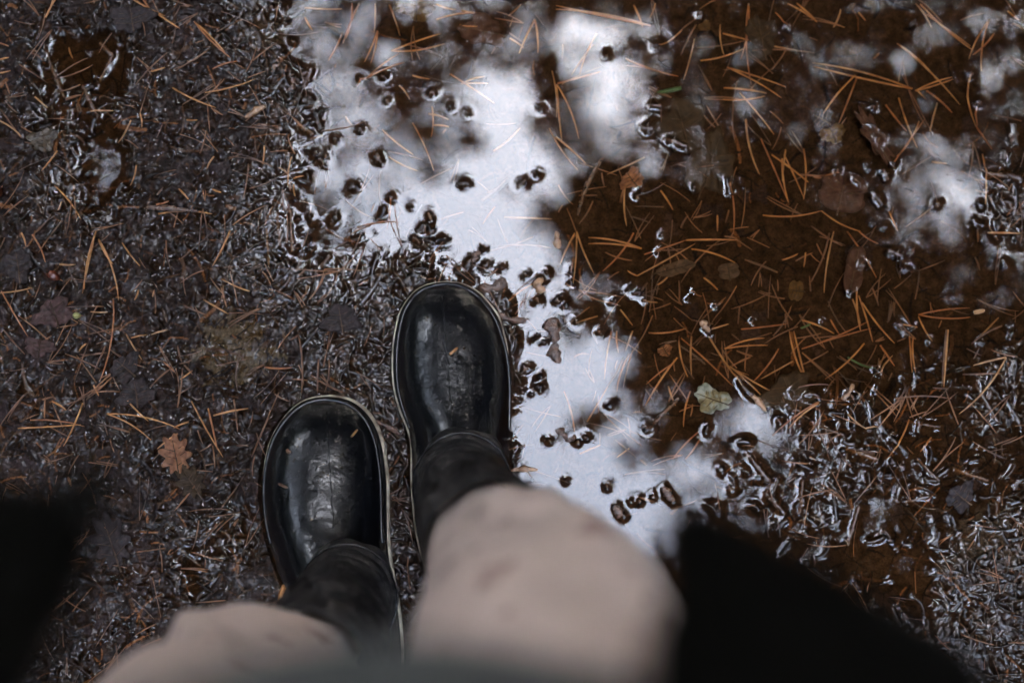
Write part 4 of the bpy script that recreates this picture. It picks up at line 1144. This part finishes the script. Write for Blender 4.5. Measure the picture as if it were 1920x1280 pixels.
# the body itself, under the clothes
def tubeg(pts, rad, seg=16): return tube_geo(pts, rad, seg)
parts = []
for s_, hp, leg, ol in ((1, hipR, rleg, RB), (-1, hipL, lleg, LB)):
    ank = P(*((866, 918) if s_ > 0 else (648, 1130)), 0.09)
    kn = leg[3]; lo = leg[1]
    parts.append(tubeg([(ank[0], ank[1], 0.075), (lo[0], lo[1], lo[2]), (kn[0], kn[1] - 0.005, kn[2]), (leg[5][0], leg[5][1], leg[5][2]), (hp[0], hp[1], hp[2])], [0.030, 0.038, 0.055, 0.072, 0.088]))
    parts.append(tubeg([(ank[0], ank[1] - 0.04, 0.045), (ank[0], ank[1] + 0.03, 0.042), (ank[0] - 0.004, ank[1] + 0.10, 0.030)], [0.026, 0.024, 0.013]))
parts.append(tube_geo([(-0.03, -0.30, 0.82), (-0.03, -0.30, 0.95), (-0.02, -0.27, 1.08), (-0.02, -0.30, 1.22), (-0.02, -0.34, 1.38), (-0.02, -0.345, 1.44)], [(0.15, 0.10), (0.155, 0.105), (0.135, 0.105), (0.14, 0.10), (0.155, 0.095), (0.09, 0.07)], 24, up=(0, 1, 0)))
parts.append(tubeg([(-0.02, -0.345, 1.42), (-0.02, -0.32, 1.50), (-0.02, -0.30, 1.56)], [0.055, 0.052, 0.055]))
hc = Vector((-0.02, -0.265, 1.62))
hv, hf = [], []
for i in range(13):
    ph = math.pi * i / 12
    for k in range(20):
        th = 2 * math.pi * k / 20
        d = Vector((0.076 * math.sin(ph) * math.cos(th), 0.098 * math.sin(ph) * math.sin(th), 0.112 * math.cos(ph)))
        if d.z < -0.02: d.x *= 0.82
        d.rotate(Matrix.Rotation(math.radians(-38), 3, 'X')); hv.append(hc + d)
for i in range(12):
    for k in range(20): hf.append((i * 20 + k, i * 20 + (k + 1) % 20, (i + 1) * 20 + (k + 1) % 20, (i + 1) * 20 + k))
parts.append((hv, hf))
def hd(x, y, z):
    d = Vector((x, y, z)); d.rotate(Matrix.Rotation(math.radians(-38), 3, 'X')); return hc + d
parts.append(tubeg([hd(0, 0.088, 0.02), hd(0, 0.104, -0.01), hd(0, 0.112, -0.028), hd(0, 0.095, -0.036)], [0.008, 0.010, 0.013, 0.008], 10))
for s_ in (-1, 1):
    parts.append(tube_geo([hd(s_ * 0.072, 0.0, 0.02), hd(s_ * 0.083, -0.008, 0.0), hd(s_ * 0.076, 0.0, -0.03)], [(0.006, 0.014), (0.007, 0.02), (0.005, 0.010)], 8))
    parts.append(tubeg([hd(s_ * 0.012, 0.089, -0.058), hd(s_ * 0.026, 0.08, -0.058)], [0.007, 0.004], 8))
    # arms and hands
    ex = -0.02
    sh_, el, wr = (ex + s_ * 0.165, -0.36, 1.40), (ex + s_ * 0.31, -0.30, 1.17), (ex + s_ * 0.155, -0.095, 1.44)
    parts.append(tubeg([sh_, (ex + s_ * 0.26, -0.36, 1.28), el, (ex + s_ * 0.25, -0.19, 1.28), wr], [0.055, 0.045, 0.040, 0.036, 0.026]))
    pal = Vector(wr); pe = Vector((ex + s_ * 0.095, -0.045, 1.50))
    parts.append(tube_geo([pal, (pal + pe) / 2, pe], [(0.024, 0.018), (0.040, 0.015), (0.040, 0.013)], 14))
    for kf, (ofs, ln) in enumerate(((-0.030, 0.062), (-0.010, 0.072), (0.010, 0.068), (0.030, 0.054))):
        bs = pe + Vector((0, ofs * 0.8, -ofs * 0.5))
        parts.append(tubeg([bs, bs + Vector((-s_ * ln * 0.45, 0.012, 0.012)), bs + Vector((-s_ * ln * 0.8, 0.020, 0.002)), bs + Vector((-s_ * ln * 0.95, 0.022, -0.012))], [0.010, 0.009, 0.0085, 0.007], 10))
    tb = pal + (pe - pal) * 0.3 + Vector((0, -0.02, 0))
    parts.append(tubeg([tb, tb + Vector((-s_ * 0.02, -0.03, 0.02)), tb + Vector((-s_ * 0.045, -0.035, 0.035))], [0.013, 0.011, 0.009], 10))
body = remeshed('body', parts, 0.004, SKIN, 3)
adopt(body, person)
for s_ in (-1, 1):
    c = hd(s_ * 0.031, 0.083, 0.008)
    v, f = tube_geo([c + Vector((0, 0, 0.010)), c + Vector((0, 0, 0.005)), c, c - Vector((0, 0, 0.005)), c - Vector((0, 0, 0.010))], [0.003, 0.009, 0.011, 0.009, 0.003], 12)
    adopt(mesh_obj('eye', v, f, noise_mat('eye', (0.02, 0.02, 0.02), (0.5, 0.5, 0.5), 60, (0.1, 0.2))), person)
# hair
hv2 = []
for i in range(9):
    ph = math.pi * 0.60 * i / 8
    for k in range(28):
        th = 2 * math.pi * k / 28
        lim = 1.0 if math.sin(th) < 0.3 else 0.72
        p_ = ph * lim
        r_ = 1.07 + 0.03 * math.sin(7 * th + 3 * ph)
        hv2.append(hd(0.078 * r_ * math.sin(p_) * math.cos(th), 0.100 * r_ * math.sin(p_) * math.sin(th), 0.114 * r_ * math.cos(p_)))
hf2 = [(i * 28 + k, i * 28 + (k + 1) % 28, (i + 1) * 28 + (k + 1) % 28, (i + 1) * 28 + k) for i in range(8) for k in range(28)]
ho = mesh_obj('hair', hv2, hf2, HAIR); s = ho.modifiers.new('t', 'SOLIDIFY'); s.thickness = 0.008; s.offset = 1; adopt(ho, person)

# ------------------------------------------------------------------ the trees overhead
LEAFM = noise_mat('tree_foliage', (0.018, 0.032, 0.012), (0.045, 0.07, 0.025), 3, (0.6, 0.8), 0.2)
TRUNKM = noise_mat('tree_bark', (0.04, 0.028, 0.02), (0.16, 0.10, 0.07), 14, (0.8, 0.9), 0.2, 0.8, 30, bdist=0.02)
# openings in the canopy: pixel x, y of their mirror image, half sizes, angle, brightness
GAPS = [
 (740, 180, 350, 320, 0, .42), (640, 60, 170, 130, 0, .45), (620, 260, 130, 160, 0, .6), (1750, 180, 330, 260, 0, .13), (1800, 420, 240, 160, 0, .18), (1450, 60, 300, 120, 0, .10), (1200, 150, 260, 240, 0, .2),
 (640, 20, 90, 50, 10, .5), (600, 110, 60, 70, 0, .4), (640, 200, 90, 60, 20, .55), (700, 300, 110, 75, 10, .8), (760, 400, 120, 70, 0, 1), (880, 440, 150, 70, 0, 1),
 (700, 450, 70, 30, 0, .9), (900, 130, 50, 40, 0, .8), (930, 190, 75, 70, 30, 1), (960, 280, 95, 70, 0, 1), (1020, 300, 65, 50, 30, 1), (900, 350, 130, 80, 0, 1), (960, 500, 90, 60, 0, 1),
 (1070, 60, 60, 50, 0, .85), (1100, 130, 80, 55, 30, .85), (1150, 190, 60, 60, 0, .9), (1130, 230, 60, 50, 0, .7), (1190, 270, 50, 35, 0, .5), (1200, 60, 50, 45, 0, .7),
 (1085, 545, 70, 35, 10, .75), (1020, 620, 85, 90, 0, 1), (1110, 660, 68, 60, 0, 1), (1060, 760, 100, 90, 0, 1), (1200, 745, 75, 35, -30, .85), (1150, 790, 60, 50, 0, .9),
 (1060, 880, 130, 110, 0, 1), (1190, 960, 120, 90, 20, 1), (1290, 900, 100, 60, 10, .85), (1400, 800, 75, 45, 30, .9), (1370, 950, 60, 50, 0, .6), (1000, 1000, 200, 110, 0, 1), (985, 700, 60, 200, 0, 1),
 (1580, 100, 95, 42, 0, .36), (1715, 75, 50, 70, 20, .55), (1660, 15, 100, 38, 0, .42), (1880, 30, 80, 55, 0, .30), (1880, 120, 65, 45, 0, .30), (1900, 200, 55, 50, 0, .26),
 (1730, 300, 85, 60, 30, .5), (1800, 370, 75, 70, 0, .75), (1720, 400, 85, 50, 0, .5), (1890, 440, 50, 60, 0, .65), (1590, 360, 60, 25, 20, .3), (1410, 180, 45, 35, 0, .45), (1880, 230, 60, 40, 0, .3),
 (1740, 670, 60, 30, 0, .3), (1480, 860, 120, 60, 0, .5), (1650, 880, 120, 70, 0, .35), (1660, 1040, 50, 35, 20, .4), (1850, 800, 70, 80, 0, .3), (1550, 960, 100, 60, 0, .4),
 (210, 315, 45, 40, 0, .75), (190, 170, 60, 60, 0, .06), (420, 430, 150, 120, 0, .25), (430, 100, 160, 90, 0, .3), (350, 700, 160, 120, 0, .22), (150, 550, 130, 200, 0, .18), (600, 560, 120, 60, 0, .5),
 (800, 570, 110, 60, 0, .5),
]
DARKS = [(820, 60, 120, 42, 0, .6), (760, 150, 60, 26, 20, .45), (790, 210, 55, 24, 20, .45), (1035, 190, 20, 85, 32, .8), (1085, 600, 40, 14, 0, .85), (1130, 770, 90, 20, -28, .5), (1110, 580, 60, 12, 0, .5),
         (1230, 620, 60, 120, 0, .97), (1300, 480, 200, 120, 0, 1), (1200, 830, 60, 22, -40, .7), (1120, 400, 60, 70, 0, 1)]
res = 12
gxp = np.arange(-5200, 7200, res); gyp = np.arange(-5200, 6500, res)
BX, BY = np.meshgrid(gxp, gyp)
def ell(BX, BY, e):
    x_, y_, a, b_, ang, v_ = e
    ca, sa = math.cos(math.radians(ang)), math.sin(math.radians(ang))
    u = ((BX - x_) * ca + (BY - y_) * sa) / a; w_ = (-(BX - x_) * sa + (BY - y_) * ca) / b_
    d = np.sqrt(u * u + w_ * w_)
    return v_ * np.clip((1.22 - d) / 0.5, 0, 1)
wob = 22 * perlin(BX / 60, BY / 60, 41); wob2 = 22 * perlin(BX / 60, BY / 60, 42)
Bm = np.full(BX.shape, 0.012)
for e in GAPS: Bm = np.maximum(Bm, ell(BX + wob, BY + wob2, e))
for e in DARKS: Bm = Bm * (1 - ell(BX + wob, BY + wob2, e))
# unseen thinner spots elsewhere in the crowns, added to let in more light
outside = np.clip(np.maximum(np.maximum(-80 - BX, BX - 2000), np.maximum(-80 - BY, BY - 1360)) / 300, 0, 1)
Bm = np.maximum(Bm, outside * (0.015 + 0.5 * np.clip(perlin(BX / 330, BY / 330, 43) - 0.2, 0, 1)))
Bm = np.maximum(Bm, ell(BX + wob, BY + wob2, (-1000, -1300, 900, 650, -35, 0.9)))  # unseen opening added to put highlights on the left of the boot toes
Bm = np.maximum(Bm, ell(BX + wob, BY + wob2, (2100, 2500, 1000, 700, 0, 0.9)))  # unseen opening added towards the back to brighten the trousers
Bm = np.maximum(Bm, ell(BX + wob, BY + wob2, (-500, 2500, 800, 600, 0, 0.9)))  # its unseen counterpart on the other side, also added for the trousers
Bm = np.maximum(Bm, ell(BX + wob, BY + wob2, (-1500, 200, 700, 700, 0, 0.5)))  # unseen opening added at the left for more light on the trousers
Bm = np.clip(Bm, 0.008, 1)
for _ in range(5):
    Bm[1:-1, 1:-1] = (Bm[1:-1, 1:-1] * 2 + Bm[2:, 1:-1] + Bm[:-2, 1:-1] + Bm[1:-1, 2:] + Bm[1:-1, :-2]) / 6
def keep_prob(x, y, z):
    px, py = project(x, y, -z)
    i = ((px - gxp[0]) / res).astype(int).clip(0, len(gxp) - 1); j = ((py - gyp[0]) / res).astype(int).clip(0, len(gyp) - 1)
    return -np.log(Bm[j, i]) / 4.8

TREES = [(3.3, 3.6, 'tall pine mirrored in the upper puddle corner beyond the jacket side', 'pine_tree'), (-3.6, 3.0, 'tall pine whose crown darkens the upper mud corner', 'pine_tree'),
         (0.4, 4.8, 'slim pine mirrored as the dark band at the top of the puddle', 'pine_tree'), (3.9, -0.6, 'bushy pine mirrored as the large dark patch full of needles', 'pine_tree'),
         (-3.9, -1.6, 'old pine standing on the muddy side behind the left boot', 'pine_tree'), (0.6, -4.4, 'pine standing behind the person', 'pine_tree')]
def quads(n, xr, zr, size, keep=True, rad=None):
    if rad is None:
        x = RNG.uniform(xr[0], xr[1], n); y = RNG.uniform(xr[2], xr[3], n)
    else:
        r = np.sqrt(RNG.uniform(rad[0] ** 2, rad[1] ** 2, n)); a = RNG.uniform(0, 2 * np.pi, n); x, y = r * np.cos(a), r * np.sin(a)
    z = RNG.uniform(zr[0], zr[1], n)
    if keep:
        k_ = RNG.random(n) < keep_prob(x, y, z); x, y, z = x[k_], y[k_], z[k_]
    n = len(x)
    c = np.stack([x, y, z], 1)
    u = RNG.normal(size=(n, 3)); u[:, 2] *= 0.5; u /= np.linalg.norm(u, axis=1)[:, None]
    w_ = RNG.normal(size=(n, 3)); w_[:, 2] *= 0.5; w_ -= (w_ * u).sum(1)[:, None] * u; w_ /= np.linalg.norm(w_, axis=1)[:, None]
    s_ = size * RNG.uniform(0.6, 1.3, n)[:, None]
    u = u * s_; w_ = w_ * s_ * 0.45
    return c, np.stack([c - u, c + w_ , c + u, c - w_], 1)
c1_, q1 = quads(150000, (-3.2, 4.4, -3.0, 4.6), (6.2, 8.6), 0.085)
c2_, q2 = quads(120000, None, (5.5, 9.5), 0.30, True, (3.2, 15))
core = (c2_[:, 0] > -3.2) & (c2_[:, 0] < 4.4) & (c2_[:, 1] > -3.0) & (c2_[:, 1] < 4.6)
c2_, q2 = c2_[~core], q2[~core]
cc_ = np.concatenate([c1_, c2_]); qq_ = np.concatenate([q1, q2])
tp = np.array([(t[0], t[1]) for t in TREES])
own = np.argmin(((cc_[:, None, :2] - tp[None]) ** 2).sum(-1), 1)
for i, (tx, ty, lab, nm) in enumerate(TREES):
    t = empty(nm, (tx, ty, 0)); tag(t, lab, 'tree')
    Q = qq_[own == i]
    Vq = Q.reshape(-1, 3); Fq = np.arange(len(Vq)).reshape(-1, 4)
    cr = np_mesh('crown', Vq, Fq, LEAFM, False); adopt(cr, t)
    path = [(tx + 0.12 * math.sin(k_ * 0.9 + i), ty + 0.12 * math.cos(k_ * 0.8 + i), -0.15 + k_ * 0.95) for k_ in range(11)]
    V, F = tube_geo(path, [0.24] + [0.19 - 0.014 * k_ for k_ in range(10)], 18)
    ctr = Vector(cc_[own == i].mean(0)) if len(Q) else Vector((tx, ty, 7))
    for b_ in range(9):
        zb = 4.8 + b_ * 0.42; a0 = b_ * 2.4 + i
        st_ = Vector((tx, ty, zb)); dr = Vector((math.cos(a0), math.sin(a0), 0)) * 1.9
        if b_ % 2 == 0: dr = (Vector((ctr.x, ctr.y, 0)) - Vector((tx, ty, 0))) * 0.5 + Vector((math.cos(a0), math.sin(a0), 0)) * 0.9
        e_ = st_ + dr + Vector((0, 0, 0.8))
        px, py = project(e_.x, e_.y, -e_.z)
        jx = int(min(max((px - gxp[0]) / res, 0), len(gxp) - 1)); jy = int(min(max((py - gyp[0]) / res, 0), len(gyp) - 1))
        if Bm[jy, jx] > 0.2: e_ = st_ + dr * 0.35 + Vector((0, 0, 0.4))
        v, f = tube_geo([st_, (st_ + e_) / 2 + Vector((0, 0, 0.15)), e_], [0.055, 0.035, 0.012], 7)
        off = len(V); V += v; F += [tuple(k_ + off for k_ in g) for g in f]
    tr_ = mesh_obj('trunk', V, F, TRUNKM); adopt(tr_, t)
# unseen wood ringed round to block horizon light, too far and dense to count
c3_, q3 = quads(36000, None, (0.2, 12.5), 0.75, False, (14, 22))
wd = np_mesh('distant_woods', q3.reshape(-1, 3), np.arange(len(q3) * 4).reshape(-1, 4), LEAFM, False)
tag(wd, 'dense dark wood, unseen, ringed round the clearing to block horizon light', 'woods', None, 'stuff')

# ------------------------------------------------------------------ sky, light, exposure
w = bpy.data.worlds.new('World'); SC.world = w; w.use_nodes = True
nt = w.node_tree; nt.nodes.clear()
sky = nt.nodes.new('ShaderNodeTexSky'); sky.sky_type = 'NISHITA'; sky.sun_disc = False
EL, AZ = math.radians(38), math.radians(20)
sky.sun_elevation = EL; sky.sun_rotation = AZ; sky.air_density = 1.0; sky.dust_density = 5.0; sky.ozone_density = 1.0
hs = nt.nodes.new('ShaderNodeHueSaturation'); hs.inputs['Saturation'].default_value = 0.62
bg = nt.nodes.new('ShaderNodeBackground'); bg.inputs['Strength'].default_value = 0.15
ow = nt.nodes.new('ShaderNodeOutputWorld')
L(nt, sky.outputs[0], hs.inputs['Color']); L(nt, hs.outputs[0], bg.inputs['Color']); L(nt, bg.outputs[0], ow.inputs[0])
w.cycles.sampling_method = 'MANUAL'; w.cycles.sample_map_resolution = 1024
sun = bpy.data.lights.new('sun', 'SUN'); sun.energy = 0.5; sun.angle = math.radians(15); sun.color = (1, 0.96, 0.9)
so = bpy.data.objects.new('sun', sun); COL.objects.link(so)
d = Vector((math.sin(AZ) * math.cos(EL), math.cos(AZ) * math.cos(EL), math.sin(EL)))
so.rotation_euler = d.to_track_quat('Z', 'Y').to_euler(); so.location = d * 20

vs = SC.view_settings
vs.view_transform = 'Standard'; vs.look = 'None'; vs.gamma = 1; vs.exposure = 6.12; vs.use_curve_mapping = False
SC.cycles.use_denoising = True
SC.cycles.sample_clamp_indirect = 6
SC.cycles.max_bounces = 6
SC.cycles.transparent_max_bounces = 12
